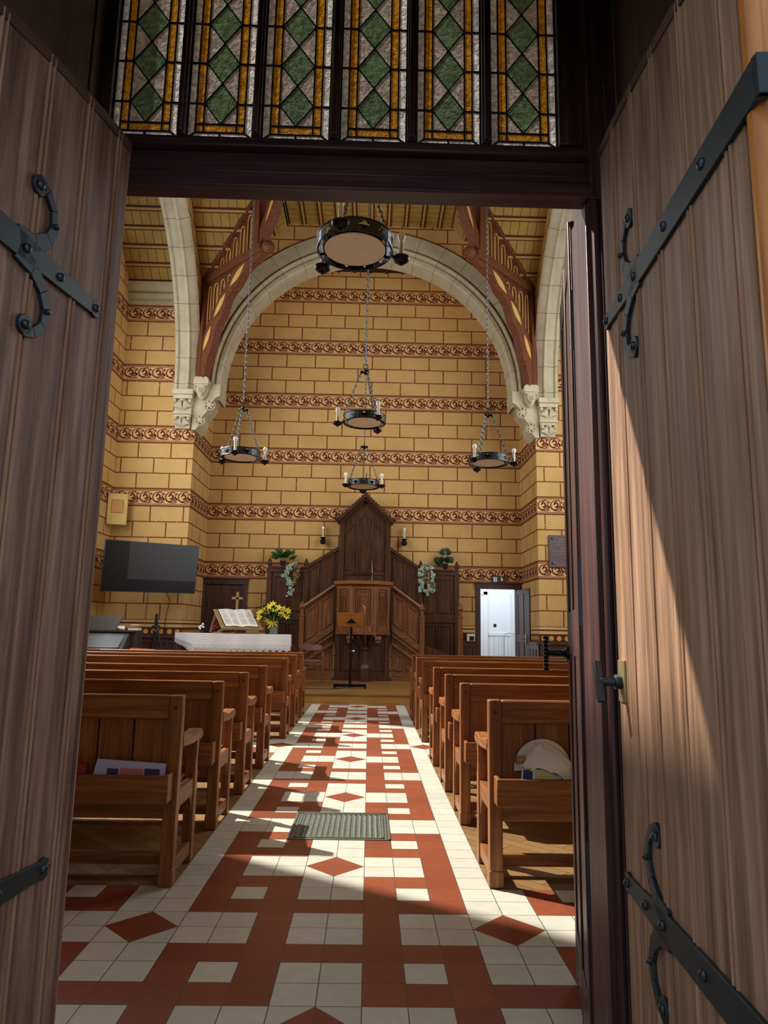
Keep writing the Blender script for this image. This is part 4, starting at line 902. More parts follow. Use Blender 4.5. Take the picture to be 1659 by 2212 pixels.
# ------------------------------------------------------------------ pews
def make_pew(sd, length, label, group):
    """origin: aisle-end rear foot; extends sd*x; faces +y"""
    r = empty('church_pew', (0, 0, 0), 0, label, 'pew', group)
    H = .985; s = sd
    def bx(mb, a, b, *k): x0, x1 = sorted((s * a, s * b)); return mb.box(x0, x1, *k)
    def end(x):  # an end frame at distance x
        mb = MB(); bx(mb, x, x + .072, 0, .075, .0, H); bx(mb, x - .004, x + .076, -.004, .079, 0, .09); o = mb.build('rear_post', 'pew_Z', r, bevel=.008)
        mb = MB()
        prof = [(.40, 0), (.47, 0), (.47, .40), (.465, .46), (.47, .50), (.455, .52), (.445, .60), (.46, .66), (.47, .70), (.41, .70), (.405, .62), (.395, .56), (.40, .50)]
        mb.prism(prof, (s * x, 0, 0), Y, Z, (s * .06, 0, 0)); mb.build('front_post', 'pew_Z', r, bevel=.006)
        mb = MB(); mb.prism([(.06, .715), (.10, .70), (.30, .685), (.42, .69), (.50, .685), (.515, .70), (.515, .73), (.50, .748), (.42, .742), (.30, .735), (.06, .775)], (s * (x - .005), 0, 0), Y, Z, (s * .08, 0, 0))
        mb.lathe([(.03, -.006), (.03, .082)], (s * x - (.082 - .006 if s < 0 else 0), .495, .715), 12, 0, True, 'X'); mb.build('armrest', 'pew_Y', r, bevel=.008)
        mb = MB(); bx(mb, x + .008, x + .05, .06, .42, .38, .475); mb.prism([(.40, .40), (.40, .28), (.385, .29), (.375, .33), (.34, .38), (.30, .40)], (s * (x + .01), 0, 0), Y, Z, (s * .035, 0, 0)); bx(mb, x + .008, x + .05, .06, .42, .045, .12)
        mb.prism([(.07, .40), (.07, .27), (.085, .28), (.10, .34), (.15, .39), (.17, .40)], (s * (x + .01), 0, 0), Y, Z, (s * .035, 0, 0)); mb.build('side_rail', 'pew_Y', r, bevel=.004)
    end(0); end(length - .072)
    if length > 2.5:
        mb = MB(); xm = length / 2; bx(mb, xm - .03, xm + .03, .01, .065, 0, .4); bx(mb, xm - .03, xm + .03, .38, .44, 0, .4); mb.build('middle_leg', 'pew_Z', r, bevel=.005)
    mb = MB(); bx(mb, .07, length - .07, .005, .065, .855, H); mb.build('top_rail', 'pew_X', r, bevel=.012)
    mb = MB(); bx(mb, .07, length - .07, .028, .052, .46, .87)
    n_ = round((length - .14) / .19); 
    for i in range(1, n_): c = .07 + i * (length - .14) / n_; bx(mb, c - .005, c + .005, .0265, .029, .46, .86, 1); bx(mb, c + .005, c + .012, .023, .029, .46, .86)
    mb.build('back_panel', ['pew_Z', 'grooves'], r)
    mb = MB(); bx(mb, .07, length - .07, .01, .06, .34, .47); mb.build('lower_rail', 'pew_X', r, bevel=.006)
    mb = MB(); bx(mb, .02, length - .02, -.115, -.09, .44, .585); bx(mb, .03, length - .03, -.09, .01, .44, .455); 
    for a in (.022, length - .047): bx(mb, a, a + .025, -.10, .01, .44, .585)
    mb.build('book_box', 'pew_X', r, bevel=.007)
    mb = MB(); bx(mb, .06, length - .06, .06, .46, .455, .485); bx(mb, .06, length - .06, .42, .45, .40, .455); mb.build('seat', 'pew_X', r, bevel=.006)
    mb = MB(); bx(mb, .05, length - .05, .20, .235, .05, .115); mb.build('stretcher', 'pew_X', r, bevel=.004)
    # pegs on the rear post
    mb = MB()
    for zz_ in (.92,): mb.lathe([(.008, 0), (.008, .004)], (s * .036, -.004, zz_), 8, 0, True, 'Y')
    mb.build('peg', 'grooves', r)
    return r
GL, GR = 'wooden pews on the left of the aisle', 'wooden pews on the right of the aisle'
LYS = [(3.98, 'oak pew nearest the door on the left, leaflets in its book box', 4.75), (5.05, 'second oak pew from the door on the left side of the aisle', 4.75), (6.08, 'third oak pew from the door on the left side of the aisle', 4.75), (7.18, 'fourth left oak pew, last before the cross aisle gap', 4.75), (9.05, 'fifth left oak pew, first beyond the cross aisle gap', 4.75), (10.15, 'sixth left oak pew, last but one before the communion table', 4.75), (11.2, 'farthest left oak pew, just before the white clothed table', 3.45)]
RYS = [(4.02, 'oak pew nearest the door on the right, white hat in its book box'), (5.25, 'second oak pew from the door on the right side of the aisle'), (6.28, 'third oak pew from the door on the right side of the aisle'), (7.42, 'fourth right oak pew, last before the cross aisle gap'), (8.95, 'fifth right oak pew, first beyond the cross aisle gap'), (10.1, 'sixth right oak pew, last but one before the dais'), (11.1, 'farthest right oak pew, nearest the open doorway')]
pl_ = make_pew(-1, 4.75, '', GL); far = make_pew(-1, 3.45, '', GL)
for k, (y, lab, ln_) in enumerate(LYS):
    o = far if ln_ < 4 else (pl_ if k == 0 else copy_tree(pl_)); o.location = (-.85, y, 0); o['label'] = lab
pr_ = make_pew(1, 4.75, '', GR)
for k, (y, lab) in enumerate(RYS): o = pr_ if k == 0 else copy_tree(pr_); o.location = (.85, y, 0); o['label'] = lab

# things in the book boxes
lf1 = empty('leaflet', (-1.10, 3.925, .456), 0, 'pale blue printed leaflet on the left in the nearest left pew box', 'leaflet', 'leaflets in the left pew box')
mb = MB(); mb.hexa([(-.21, -.008, 0), (.19, -.008, 0), (.19, -.004, 0), (-.21, -.004, 0), (-.18, .03, .195), (.19, .03, .175), (.19, .034, .175), (-.18, .034, .195)]); mb.build('sheet', 'paper_blue', lf1)
mb = MB()
for a, b in ((-.12, -.06), (.08, .16)): mb.hexa([(a, -.007 + .012, .06), (b, -.007 + .012, .06), (b, -.0 + .012, .062), (a, 0 + .012, .062), (a, .0165, .15), (b, .0165, .147), (b, .022, .147), (a, .022, .15)])
mb.build('photo', 'print_blue', lf1)
mb = MB(); mb.hexa([(-.05, .004, .06), (.07, .004, .06), (.07, .012, .06), (-.05, .012, .06), (-.05, .0165, .15), (.07, .0165, .147), (.07, .022, .147), (-.05, .022, .15)]); mb.build('photo', 'print_warm', lf1)
lf2 = empty('leaflet', (-1.035, 3.943, .456), 0, 'pale blue printed leaflet on the right in the nearest left pew box', 'leaflet', 'leaflets in the left pew box')
mb = MB(); mb.hexa([(-.13, -.008, 0), (.13, -.008, 0), (.13, -.004, 0), (-.13, -.004, 0), (-.13, .02, .178), (.12, .02, .165), (.12, .024, .165), (-.13, .024, .178)]); mb.build('sheet', 'paper_blue', lf2)
mb = MB(); mb.hexa([(-.02, .0, .06), (.10, .0, .06), (.10, .008, .06), (-.02, .008, .06), (-.02, .011, .148), (.10, .011, .143), (.10, .018, .143), (-.02, .018, .148)]); mb.build('photo', 'print_blue', lf2)
mb = MB(); mb.hexa([(-1.52, 3.90, .456), (-1.32, 3.90, .456), (-1.32, 3.96, .456), (-1.52, 3.96, .456), (-1.52, 3.91, .632), (-1.32, 3.91, .628), (-1.32, 3.95, .628), (-1.52, 3.95, .632)]); tag(mb.build('hymn_book', 'red_book', bevel=.003), 'dark red book at the left end of the left pew box', 'book')
# hat: soft cap lying on the box
ht = empty('cloth_hat', (1.165, 3.985, .612), 0, 'crumpled white cloth hat on the nearest right pew box', 'hat')
mb = MB(); 
for i in range(9):
    pass
NU, NV = 28, 12; V_ = []; F_ = []
for j in range(NV + 1):
    t = j / NV * PI * .5
    for i in range(NU):
        a = 2 * PI * i / NU; rr_ = math.cos(t) ** .8; wob = 1 + .07 * math.sin(3 * a + 2) + .05 * math.sin(7 * a + 5 * t)
        V_.append((.155 * rr_ * math.cos(a) * wob + .02 * math.sin(t * 3), .055 * rr_ * math.sin(a) * wob, .02 + .115 * math.sin(t) * (1 + .12 * math.sin(2 * a)) - .10 * max(0, math.cos(a)) * rr_ ** 2 + .012 * math.sin(9 * a + t * 7) * math.cos(t)))
for j in range(NV):
    for i in range(NU): F_.append((j * NU + i, j * NU + (i + 1) % NU, (j + 1) * NU + (i + 1) % NU, (j + 1) * NU + i))
mb.add(V_, F_); F0 = tuple(reversed(range(NU))); mb.add(V_[:NU], [F0]); mb.build('crown', 'hat', ht)
mb = MB(); V_ = []; F_ = []
for i in range(25):
    a = math.radians(10 + 175 * i / 24)
    for r0, dz in ((.10, .0), (.155, .005), (.158, -.002), (.10, -.008)): V_.append((-.02 + r0 * math.cos(a), .035 + dz, .01 + r0 * 1.0 * math.sin(a)))
for i in range(24):
    for k in range(4): F_.append((i * 4 + k, i * 4 + (k + 1) % 4, (i + 1) * 4 + (k + 1) % 4, (i + 1) * 4 + k))
mb.add(V_, F_); mb.build('brim', 'hat', ht)
mb = MB(); mb.tube([(.995, 3.985, .672), (1.12, 3.985, .68)], .019, 12); mb.tube([(.995, 3.985, .672), (.99, 3.985, .672)], .022, 12); tag(mb.build('cardboard_tube', 'card_tube'), 'brown cardboard tube sticking out behind the white hat', 'tube')
lf3 = empty('leaflet', (1.09, 3.95, .456), 0, 'white and yellow leaflet leaning below the cloth hat', 'leaflet')
mb = MB(); mb.hexa([(-.10, -.01, 0), (.14, -.01, 0), (.14, -.006, 0), (-.10, -.006, 0), (-.07, .01, .175), (.14, .01, .165), (.14, .014, .165), (-.07, .014, .175)]); mb.build('sheet', 'paper', lf3)
mb = MB(); mb.hexa([(-.07, -.004, .12), (-.02, -.004, .12), (-.02, 0.01, .12), (-.07, 0.01, .12), (-.065, .004, .17), (-.015, .004, .168), (-.015, .016, .168), (-.065, .016, .17)]); mb.build('photo', 'print_blue', lf3)
mb = MB(); mb.hexa([(.0, -.006, .09), (.12, -.006, .09), (.12, .006, .09), (0, .006, .09), (.0, .004, .165), (.12, .004, .16), (.12, .014, .16), (.0, .014, .165)]); mb.build('text_panel', 'leaflet_yellow', lf3)
mb = MB(); mb.box(1.31, 1.38, 3.945, 3.995, .456, .69); tag(mb.build('hymn_book', 'teal', bevel=.003), 'small teal book right of the white hat', 'book')

# ------------------------------------------------------------------ communion table
ct = empty('communion_table', (0, 0, 0), 0, 'communion table hidden under the white lace cloth', 'table')
mb = MB(); outl = [(-3.30, 14.22), (-1.45, 14.22), (-1.52, 14.95), (-3.80, 14.95)]
mb.prism(outl, (0, 0, 1.18), X, Y, (0, 0, .04)); mb.build('tabletop', 'pulpit_X', ct, bevel=.005)
for p in outl: mb = MB(); cx, cy = (p[0] - 2.5) * .94 + 2.5 * 1 if False else -2.5 + (p[0] + 2.5) * .93, 14.58 + (p[1] - 14.58) * .85; mb.box(cx - .04, cx + .04, cy - .04, cy + .04, .197, 1.18); mb.build('leg', 'pulpit_Z', ct, bevel=.004)
# cloth : top + hanging scalloped skirt
cl = MB(); o2 = [(-3.35, 14.17), (-1.40, 14.17), (-1.47, 15.0), (-3.92, 15.0)]
cl.face([(a, b, 1.228) for a, b in o2])
def skirt(a, b, drop0, drop1, mat=0):
    a, b = Vector(a), Vector(b); L = (b - a).length; n_ = int(L / .012); nr = Vector(((b - a)[1], -(b - a)[0])).normalized()
    prev = None
    for i in range(n_ + 1):
        t = i / n_; p = a + (b - a) * t; wv = nr * (.012 * math.sin(t * L * 9) + .006 * math.sin(t * L * 23))
        sc_l = abs(math.sin(PI * t * L / .13)) * .035; dr = drop0 + (drop1 - drop0) * t + sc_l
        cur = [Vector((p[0], p[1], 1.228)), Vector((p[0] + wv[0] * .6, p[1] + wv[1] * .6, 1.228 - dr * .6)), Vector((p[0] + wv[0], p[1] + wv[1], 1.228 - dr))]
        if prev: cl.face([prev[0], cur[0], cur[1], prev[1]], 0); cl.face([prev[1], cur[1], cur[2], prev[2]], 1)
        prev = cur
skirt(o2[0], o2[1], .34, .30); skirt(o2[3], o2[0], .16, .34); skirt(o2[1], o2[2], .30, .22)
for i in range(38):    # lace eyelets
    x = -3.30 + i * .05; z = 1.228 - .29 - .018 * (i % 2)
    cl.tube([(x + .016 * math.cos(t), 14.15, z + .016 * math.sin(t)) for t in [2 * PI * k / 8 for k in range(8)]], .003, 4, True, 2)
for i in range(12):
    t = (i + .5) / 12; p = Vector(o2[3]) + (Vector(o2[0]) - Vector(o2[3])) * t
    for kk in (0, 1): cl.tube([(p[0] + .018 * math.cos(q) - .008, p[1] - .02, 1.228 - .12 - .11 * t - kk * .07 + .018 * math.sin(q)) for q in [2 * PI * k / 8 for k in range(8)]], .003, 4, True, 2)
tag(cl.build('tablecloth', ['cloth_white', 'lace', 'ink']), 'white lace-edged cloth draped over the communion table', 'tablecloth')
# wooden cross
cr = MB(); cr.box(-2.64, -2.585, 14.80, 14.83, 1.235, 2.09); cr.box(-2.73, -2.50, 14.80, 14.83, 1.93, 1.985); cr.box(-2.72, -2.50, 14.72, 14.9, 1.23, 1.26)
tag(cr.build('standing_cross', 'easel_wood', bevel=.006), 'plain light wood cross standing behind the open book', 'cross')
# book easel
ea = empty('book_easel', (0, 0, 0), 0, 'wooden easel holding a large open book on the table', 'book stand')
A_, B_, C_, D_ = Vector((-2.80, 14.30, 1.30)), Vector((-1.98, 14.42, 1.30)), Vector((-2.26, 14.68, 1.70)), Vector((-3.06, 14.60, 1.70))
nb = (B_ - A_).cross(D_ - A_).normalized()
mb = MB(); mb.hexa([A_, B_, C_, D_] + [p - nb * -.03 for p in (A_, B_, C_, D_)]) ; mb.build('board', 'easel_wood', ea, bevel=.004)
mb = MB(); e_ = A_ + nb * .03; f_ = B_ + nb * .03; mb.bar(e_ + nb * .02, f_ + nb * .02, .03, .05, nb); mb.build('ledge', 'easel_wood', ea, bevel=.003)
for p, q in ((D_ * .9 + C_ * .1, Vector((-3.15, 14.86, 1.25))), (A_, Vector((-2.98, 14.78, 1.25))), (C_, Vector((-2.1, 14.86, 1.25))), (Vector((-3.0, 14.4, 1.24)), Vector((-2.55, 14.4, 1.24))), (Vector((-2.45, 14.45, 1.24)), Vector((-1.95, 14.45, 1.24)))):
    mb = MB(); mb.bar(p, q, .045, .03); mb.build('leg', 'easel_wood', ea, bevel=.003)
def onb(u, v, h): return A_ + (B_ - A_) * u + (D_ - A_) * v + nb * (.03 + h)
bk = empty('open_book', (0, 0, 0), 0, 'large open book with cream pages lying on the easel', 'book')
mb = MB(); mb.hexa([onb(.10, .08, .001), onb(.92, .08, .001), onb(.92, .97, .001), onb(.10, .97, .001), onb(.10, .08, .012), onb(.92, .08, .012), onb(.92, .97, .012), onb(.10, .97, .012)]); mb.build('cover', 'grooves', bk)
for u0, u1 in ((.12, .51), (.51, .90)):
    mb = MB(); V_ = []; F_ = []; NN_ = 8
    for i in range(NN_ + 1):
        t = i / NN_; u = u0 + (u1 - u0) * t; s_ = t if u0 > .3 else 1 - t; h = .014 + .03 * math.sin(PI * min(1, s_ * 1.3 + .0) * .8) * (1 if s_ > 0 else 0)
        for v, hh_ in ((.10, 0.012), (.10, h), (.95, h), (.95, .012)): V_.append(onb(u, v, hh_))
    for i in range(NN_):
        for k in range(4): F_.append((i * 4 + k, i * 4 + (k + 1) % 4, (i + 1) * 4 + (k + 1) % 4, (i + 1) * 4 + k))
    F_ += [(0, 1, 2, 3), (NN_ * 4 + 3, NN_ * 4 + 2, NN_ * 4 + 1, NN_ * 4)]
    mb.add(V_, F_); pg = mb.build('page_block', 'page', bk)
    mb = MB()
    for c0 in (.07, .54):
        for k in range(22):
            if (k * 7) % 9 == 0: continue
            u = u0 + (u1 - u0) * c0; ue = u + (u1 - u0) * (.38 - .08 * ((k * 5) % 3 == 0)); v = .18 + k * .034
            def hp(u_): t = (u_ - u0) / (u1 - u0); s_ = t if u0 > .3 else 1 - t; return .0165 + .03 * math.sin(PI * min(1, s_ * 1.3) * .8)
            um = (u + ue) / 2
            mb.face([onb(u, v, hp(u)), onb(um, v, hp(um)), onb(um, v + .010, hp(um)), onb(u, v + .010, hp(u))]); mb.face([onb(um, v, hp(um)), onb(ue, v, hp(ue)), onb(ue, v + .010, hp(ue)), onb(um, v + .010, hp(um))])
    tag(mb.build('text_lines', 'ink', pg), kind='stuff')
# vase with lilies
vs = empty('flower_vase', (-1.80, 14.6, 1.232), 0, 'glass vase with yellow lilies and greenery on the table', 'flower vase')
mb = MB(); mb.lathe([(.08, 0), (.085, .01), (.095, .24), (.09, .24), (.08, .012)], (0, 0, 0), 18); mb.build('vase', 'vase_glass', vs)
mb = MB(); mb.lathe([(.075, .012), (.086, .15), (.001, .151)], (0, 0, 0), 16, 0, False)
rr = random.Random(5)
for k in range(16): a = rr.uniform(0, 2 * PI); mb.tube([(.05 * math.cos(a), .05 * math.sin(a), .02), (0, 0, .24), (.22 * math.cos(a + 3), .12 * math.sin(a + 3), .42)], .005, 5)
mb.build('stems', 'leaf_green', vs)
def leafblade(mb, c, d, up, L, W_, mat=0, fold=.15):
    c, d, up = Vector(c), Vector(d).normalized(), Vector(up); sd_ = d.cross(up);
    if sd_.length < 1e-3: sd_ = Vector((1, 0, 0))
    sd_.normalize(); up = sd_.cross(d).normalized(); prof = [(0, .02), (.2, .6), (.45, 1), (.7, .75), (.9, .3), (1, .02)]; V = []; F = []
    for t, w_ in prof: p = c + d * L * t - up * L * .18 * t * t; V += [p + sd_ * W_ / 2 * w_ + up * W_ * fold * w_, p, p - sd_ * W_ / 2 * w_ + up * W_ * fold * w_]
    for i in range(len(prof) - 1): F += [(i * 3, i * 3 + 1, i * 3 + 4, i * 3 + 3), (i * 3 + 1, i * 3 + 2, i * 3 + 5, i * 3 + 4)]
    mb.add(V, F, mat)
mb = MB()
for k in range(420):
    a = rr.uniform(0, 2 * PI); e = rr.uniform(-.3, 1.2); R_ = rr.uniform(.08, .33); c = Vector((R_ * math.cos(a) * 1.1, R_ * math.sin(a) * .7, .33 + R_ * .5 * math.sin(e) + rr.uniform(-.06, .12)))
    leafblade(mb, c, (math.cos(a), math.sin(a) * .6, rr.uniform(-.5, .9)), (0, 0, 1), rr.uniform(.07, .15), rr.uniform(.025, .05))
tag(mb.build('greenery', 'leaf_green', vs), kind='stuff')
LL = [(-.28, -.1, .42), (-.20, -.12, .47), (-.08, -.14, .55), (.02, -.14, .50), (.10, -.12, .53), (.20, -.1, .50), (.29, -.1, .47), (.27, -.14, .36), (-.27, -.14, .32), (-.12, -.16, .44), (-.02, -.1, .60), (.16, -.15, .40)]
for k, c in enumerate(LL):
    mb = MB(); ax = Vector((c[0] * 1.5, -.8, .35)).normalized()
    u = ax.cross(Z).normalized(); v = u.cross(ax)
    for q in range(6):
        a = q * PI / 3 + k; d = ax * .55 + (u * math.cos(a) + v * math.sin(a)); leafblade(mb, Vector(c), d, ax, .085, .04, 0, .1)
    for q in range(4): a = q * PI / 2; mb.tube([Vector(c), Vector(c) + ax * .05 + u * .012 * math.cos(a) + v * .012 * math.sin(a)], .003, 4)
    mb.build('lily', 'lily_orange' if k == 9 else 'lily', vs)
mb = MB()
for k in range(14): a = rr.uniform(-2.6, -.5); leafblade(mb, (0, -.1, .24), (math.cos(a), -.5, rr.uniform(-.9, .5)), (0, -1, 0), rr.uniform(.14, .22), .02)
mb.build('bow', 'lily', vs)
# small orchids
for nm, mt, p, lb in (('orchid', 'flower_white', (-3.28, 14.6, 1.232), 'small white orchid on the left of the table'), ('orchid', 'flower_red', (-3.02, 14.7, 1.232), 'small dark red flower beside the easel on the table')):
    r = empty(nm, p, 0, lb, 'flower'); mb = MB(); mb.tube([(0, 0, 0), (.01, 0, .12), (.03, 0, .18)], .004, 5); mb.tube([(0, 0, 0), (-.01, 0, .09), (-.04, 0, .12)], .003, 5); mb.build('stem', 'leaf_dkgreen', r)
    mb = MB(); mb.lathe([(.03, 0), (.04, .05)], (0, 0, 0), 10); mb.build('pot', 'black_plastic', r)
    mb = MB()
    for c in ((.03, -.01, .18), (.0, -.02, .14), (-.04, -.01, .12), (.045, -.02, .12), (-.02, -.03, .09)):
        for q in range(5): a = q * 2 * PI / 5; mb.ell((c[0] + .014 * math.cos(a), c[1], c[2] + .014 * math.sin(a)), (.012, .005, .012), 6)
    mb.build('blossom', mt, r)

# ------------------------------------------------------------------ lectern
le = empty('music_lectern', (-.19, 14.30, .197), 0, 'black metal lectern stand with orange wooden desk', 'lectern')
mb = MB(); mb.hexa([(-.27, -.04, 1.21), (.28, -.04, 1.21), (.28, -.02, 1.20), (-.27, -.02, 1.20), (-.29, -.17, 1.48), (.29, -.17, 1.48), (.29, -.15, 1.485), (-.29, -.15, 1.485)]); mb.build('desk', 'stand_wood', le, bevel=.004)
mb = MB(); mb.box(-.025, .025, -.02, .03, .05, 1.36); mb.build('pole', 'black_iron', le, bevel=.003)
mb = MB(); mb.prism([(-.10, 1.28), (.10, 1.28), (0, 1.375)], (0, -.12, 0), X, Z, (0, .02, 0)); mb.build('bracket', 'black_iron', le)
mb = MB(); mb.box(-.325, .325, -.06, .0, .03, .085); mb.box(-.325, -.285, -.07, .02, 0, .085); mb.box(.28, .325, -.07, .02, 0, .085); mb.box(-.03, .03, -.06, .4, .03, .07); mb.build('base', 'black_iron', le, bevel=.003)
mc = empty('lectern_microphone', (.08, 14.13, 1.68), 0, 'gooseneck microphone clipped to the lectern desk', 'microphone')
mb = MB(); mb.tube([(0, 0, -.05), (0, 0, .1), (-.015, 0, .135), (-.06, -.01, .155), (-.09, -.01, .15)], .006, 6); mb.build('gooseneck', 'steel', mc)
mb = MB(); mb.ell((-.105, -.01, .147), (.028, .016, .016), 8); mb.build('microphone_head', 'black_plastic', mc)
mb = MB(); mb.tube([(.08, 14.12, 1.64), (.06, 14.2, 1.3), (.03, 14.25, 1.0), (.0, 14.3, .75), (-.1, 14.3, .45), (-.2, 14.25, .26), (-.35, 14.15, .205), (-.55, 14.0, .203), (-1.4, 14.0, .203), (-2.2, 14.1, .203)], .006, 6); tag(mb.build('microphone_cable', 'rubber'), 'thin dark cable hanging from the lectern and lying on the dais', 'cable')
mb = MB(); mb.ell((-.13, 14.27, .93), (.02, .015, .02), 8); mb.bar((-.17, 14.27, .93), (-.12, 14.27, .93), .012, .012); tag(mb.build('clamp_knob', 'white_paint'), 'white adjusting knob on the black lectern pole', 'knob').parent = le
for c in le.children:
    if c.name.startswith('clamp_knob'): c.matrix_parent_inverse = Matrix.Translation((.19, -14.30, -.197)); del c['category']

# chair
ch = empty('wooden_chair', (-1.08, 15.55, .197), 0, 'wooden chair with mauve seat and curved back beside the pulpit', 'chair')
def curvebox(mb, xw, y0, z0, z1, th, bow):
    n_ = 10; V = []; F = []
    for i in range(n_ + 1):
        t = -1 + 2 * i / n_; y = y0 + bow * (1 - t * t); e = .025 * t ** 4
        V += [(xw * t, y, z0 + e), (xw * t, y + th, z0 + e), (xw * t, y + th, z1 - e), (xw * t, y, z1 - e)]
    for i in range(n_):
        for k in range(4): F.append((i * 4 + k, i * 4 + (k + 1) % 4, (i + 1) * 4 + (k + 1) % 4, (i + 1) * 4 + k))
    F += [(0, 1, 2, 3), (n_ * 4 + 3, n_ * 4 + 2, n_ * 4 + 1, n_ * 4)]; mb.add(V, F)
# the chair stands with its back to the camera side (backrest nearest)
mb = MB(); curvebox(mb, .24, -.26, .70, .82, .02, -.04); mb.build('backrest', 'mauve', ch, bevel=.004)
mb = MB(); mb.tube([(-.27, .05, .66), (-.27, -.12, .70), (-.25, -.24, .76)], .016, 8); mb.tube([(.27, .05, .66), (.27, -.12, .70), (.25, -.24, .76)], .016, 8); mb.build('arm', 'chair_wood', ch)
mb = MB(); V_ = []; curvebox(mb, .23, -.22, .44, .49, .42, 0); mb.build('seat', 'mauve', ch, bevel=.01)
mb = MB(); mb.box(-.24, .24, -.23, -.20, .38, .44); mb.box(-.24, .24, .19, .22, .38, .44); mb.box(-.25, -.22, -.22, .2, .38, .44); mb.box(.22, .25, -.22, .2, .38, .44); mb.build('seat_frame', 'chair_wood', ch, bevel=.005)
for (x, y, zt) in ((-.25, -.22, .76), (.25, -.22, .76), (-.26, .2, .66), (.26, .2, .66)): mb = MB(); mb.tube([(x * 1.04, y, 0), (x, y, .42), (x * .98, y * .95, zt)], [.011, .018, .013], 8); mb.build('leg', 'chair_wood', ch)

# ------------------------------------------------------------------ television
tv = empty('television', (0, 0, 0), 0, 'large black wall television angled across the left corner', 'television')
tl, tr_, bl, brr = Vector((-5.27, 14.3, 3.09)), Vector((-3.64, 15.5, 3.12)), Vector((-5.29, 14.3, 2.03)), Vector((-3.68, 15.5, 2.07))
du = (tr_ - tl).normalized(); nv = Vector((du.y, -du.x, 0)).normalized()
mb = MB(); mb.hexa([bl, brr, brr - nv * .05, bl - nv * .05, tl, tr_, tr_ - nv * .05, tl - nv * .05]); mb.build('housing', 'black_plastic', tv, bevel=.006)
def tvq(u, v): return bl + (brr - bl) * u + (tl - bl) * v + nv * .003
mb = MB(); mb.face([tvq(.007, .015), tvq(.993, .015), tvq(.993, .988), tvq(.007, .988)]); mb.build('screen', 'tv_screen', tv)
mb = MB(); c = (bl + tr_) / 2 - nv * .05; mb.bar(c, (-4.5, 15.72, 2.6), .1, .2); mb.box(-4.75, -4.35, 15.70, 15.78, 2.4, 2.8); mb.build('wall_bracket', 'black_iron', tv)
mb = MB(); mb.tube([(-4.25, 15.30, 2.1), (-4.28, 15.74, 1.9), (-4.33, 15.76, 1.7), (-4.36, 15.76, 1.5), (-4.40, 15.76, 1.1)], .008, 6); mb.tube([(-4.80, 15.76, 2.1), (-4.81, 15.77, 1.5)], .006, 6); tag(mb.build('television_cable', 'rubber'), 'dark cable hanging below the television', 'cable')
# speaker box
sp_ = empty('wall_speaker', (-5.53, 15.52, 3.92), math.radians(14), 'ochre painted box with tan square panel in the upper left corner', 'speaker')
mb = MB(); mb.box(-.21, .21, -.04, .04, -.35, .35); mb.build('housing', 'box_ochre', sp_, bevel=.004)
mb = MB(); mb.box(-.12, .12, -.046, -.04, -.08, .20); mb.build('panel', 'box_tan', sp_)
mb = MB()
for a, b, c_, d_ in ((-.125, .125, .20, .206), (-.125, .125, -.086, -.08), (-.126, -.12, -.086, .206), (.12, .126, -.086, .206)): mb.box(a, b, -.048, -.04, c_, d_)
mb.build('panel_edge', 'frieze_brown', sp_)
for a in (-.19, .19):
    for b in (-.3, 0, .3): mb = MB(); mb.ell((a, -.042, b), (.008, .006, .008), 6); mb.build('screw', 'black_iron', sp_)

# ------------------------------------------------------------------ organ
og = empty('electric_organ', (-5.0, 13.9, .197), 0, 'dark grey organ console with silver slatted lid at the far left', 'organ')
mb = MB(); mb.box(-.62, .62, .0, .42, 0, 1.03)
mb.prism([(0, 0), (.0, .45), (-.42, .62), (-.42, .70), (-.05, 1.03), (.02, 1.03), (.02, 0)], (.44, 0, 0), Y, Z, (.08, 0, 0)); mb.box(-.62, .62, -.1, .45, 1.03, 1.06); mb.build('case', 'organ_body', og, bevel=.005)
mb = MB(); n_ = 14
for i in range(n_):
    t = i / n_; y0, z0 = -.06 - .36 * t, 1.00 - .27 * t; mb.bar((-.62, y0, z0), (.44, y0, z0), .028, .012, (0, -.27, .36))
mb.bar((-.62, -.43, .715), (.44, -.43, .715), .03, .03); mb.build('roll_top_lid', 'organ_silver', og, bevel=.003)
mb = MB(); mb.hexa([(-.6, .02, 1.065), (.22, .02, 1.065), (.22, .04, 1.06), (-.6, .04, 1.06), (-.6, .14, 1.335), (.30, .14, 1.335), (.30, .16, 1.33), (-.6, .16, 1.33)]); mb.build('music_rest', 'organ_body', og, bevel=.003)
mb = MB(); mb.box(-.62, .44, -.42, 0, .58, .66); mb.build('key_shelf', 'organ_body', og, bevel=.004)
# papers on the organ
for k, (x, wd, mt, z, h, lb) in enumerate(((-4.46, .10, 'page', 1.262, .04, 'cream book lowest on the organ top'), (-4.50, .12, 'card_tube', 1.304, .05, 'brown bound book resting on the organ top'), (-4.44, .07, 'paper', 1.356, .02, 'folded white paper topmost on the organ books'))):
    mb = MB(); mb.box(x - wd, x + wd, 13.95, 14.2, z, z + h); tag(mb.build('book' if k < 2 else 'folded_paper', mt, bevel=.004), lb, 'book' if k < 2 else 'paper')
mb = MB(); 
for k in range(9):
    a = k * .7; mb.ell((-4.70 + .05 * math.cos(a), 14.0 + .03 * math.sin(a), 1.30 + .012 * math.sin(a * 2)), (.055, .04, .035), 10)
tag(mb.build('crumpled_cloth', 'paper'), 'crumpled white cloth beside the organ music rest', 'cloth')
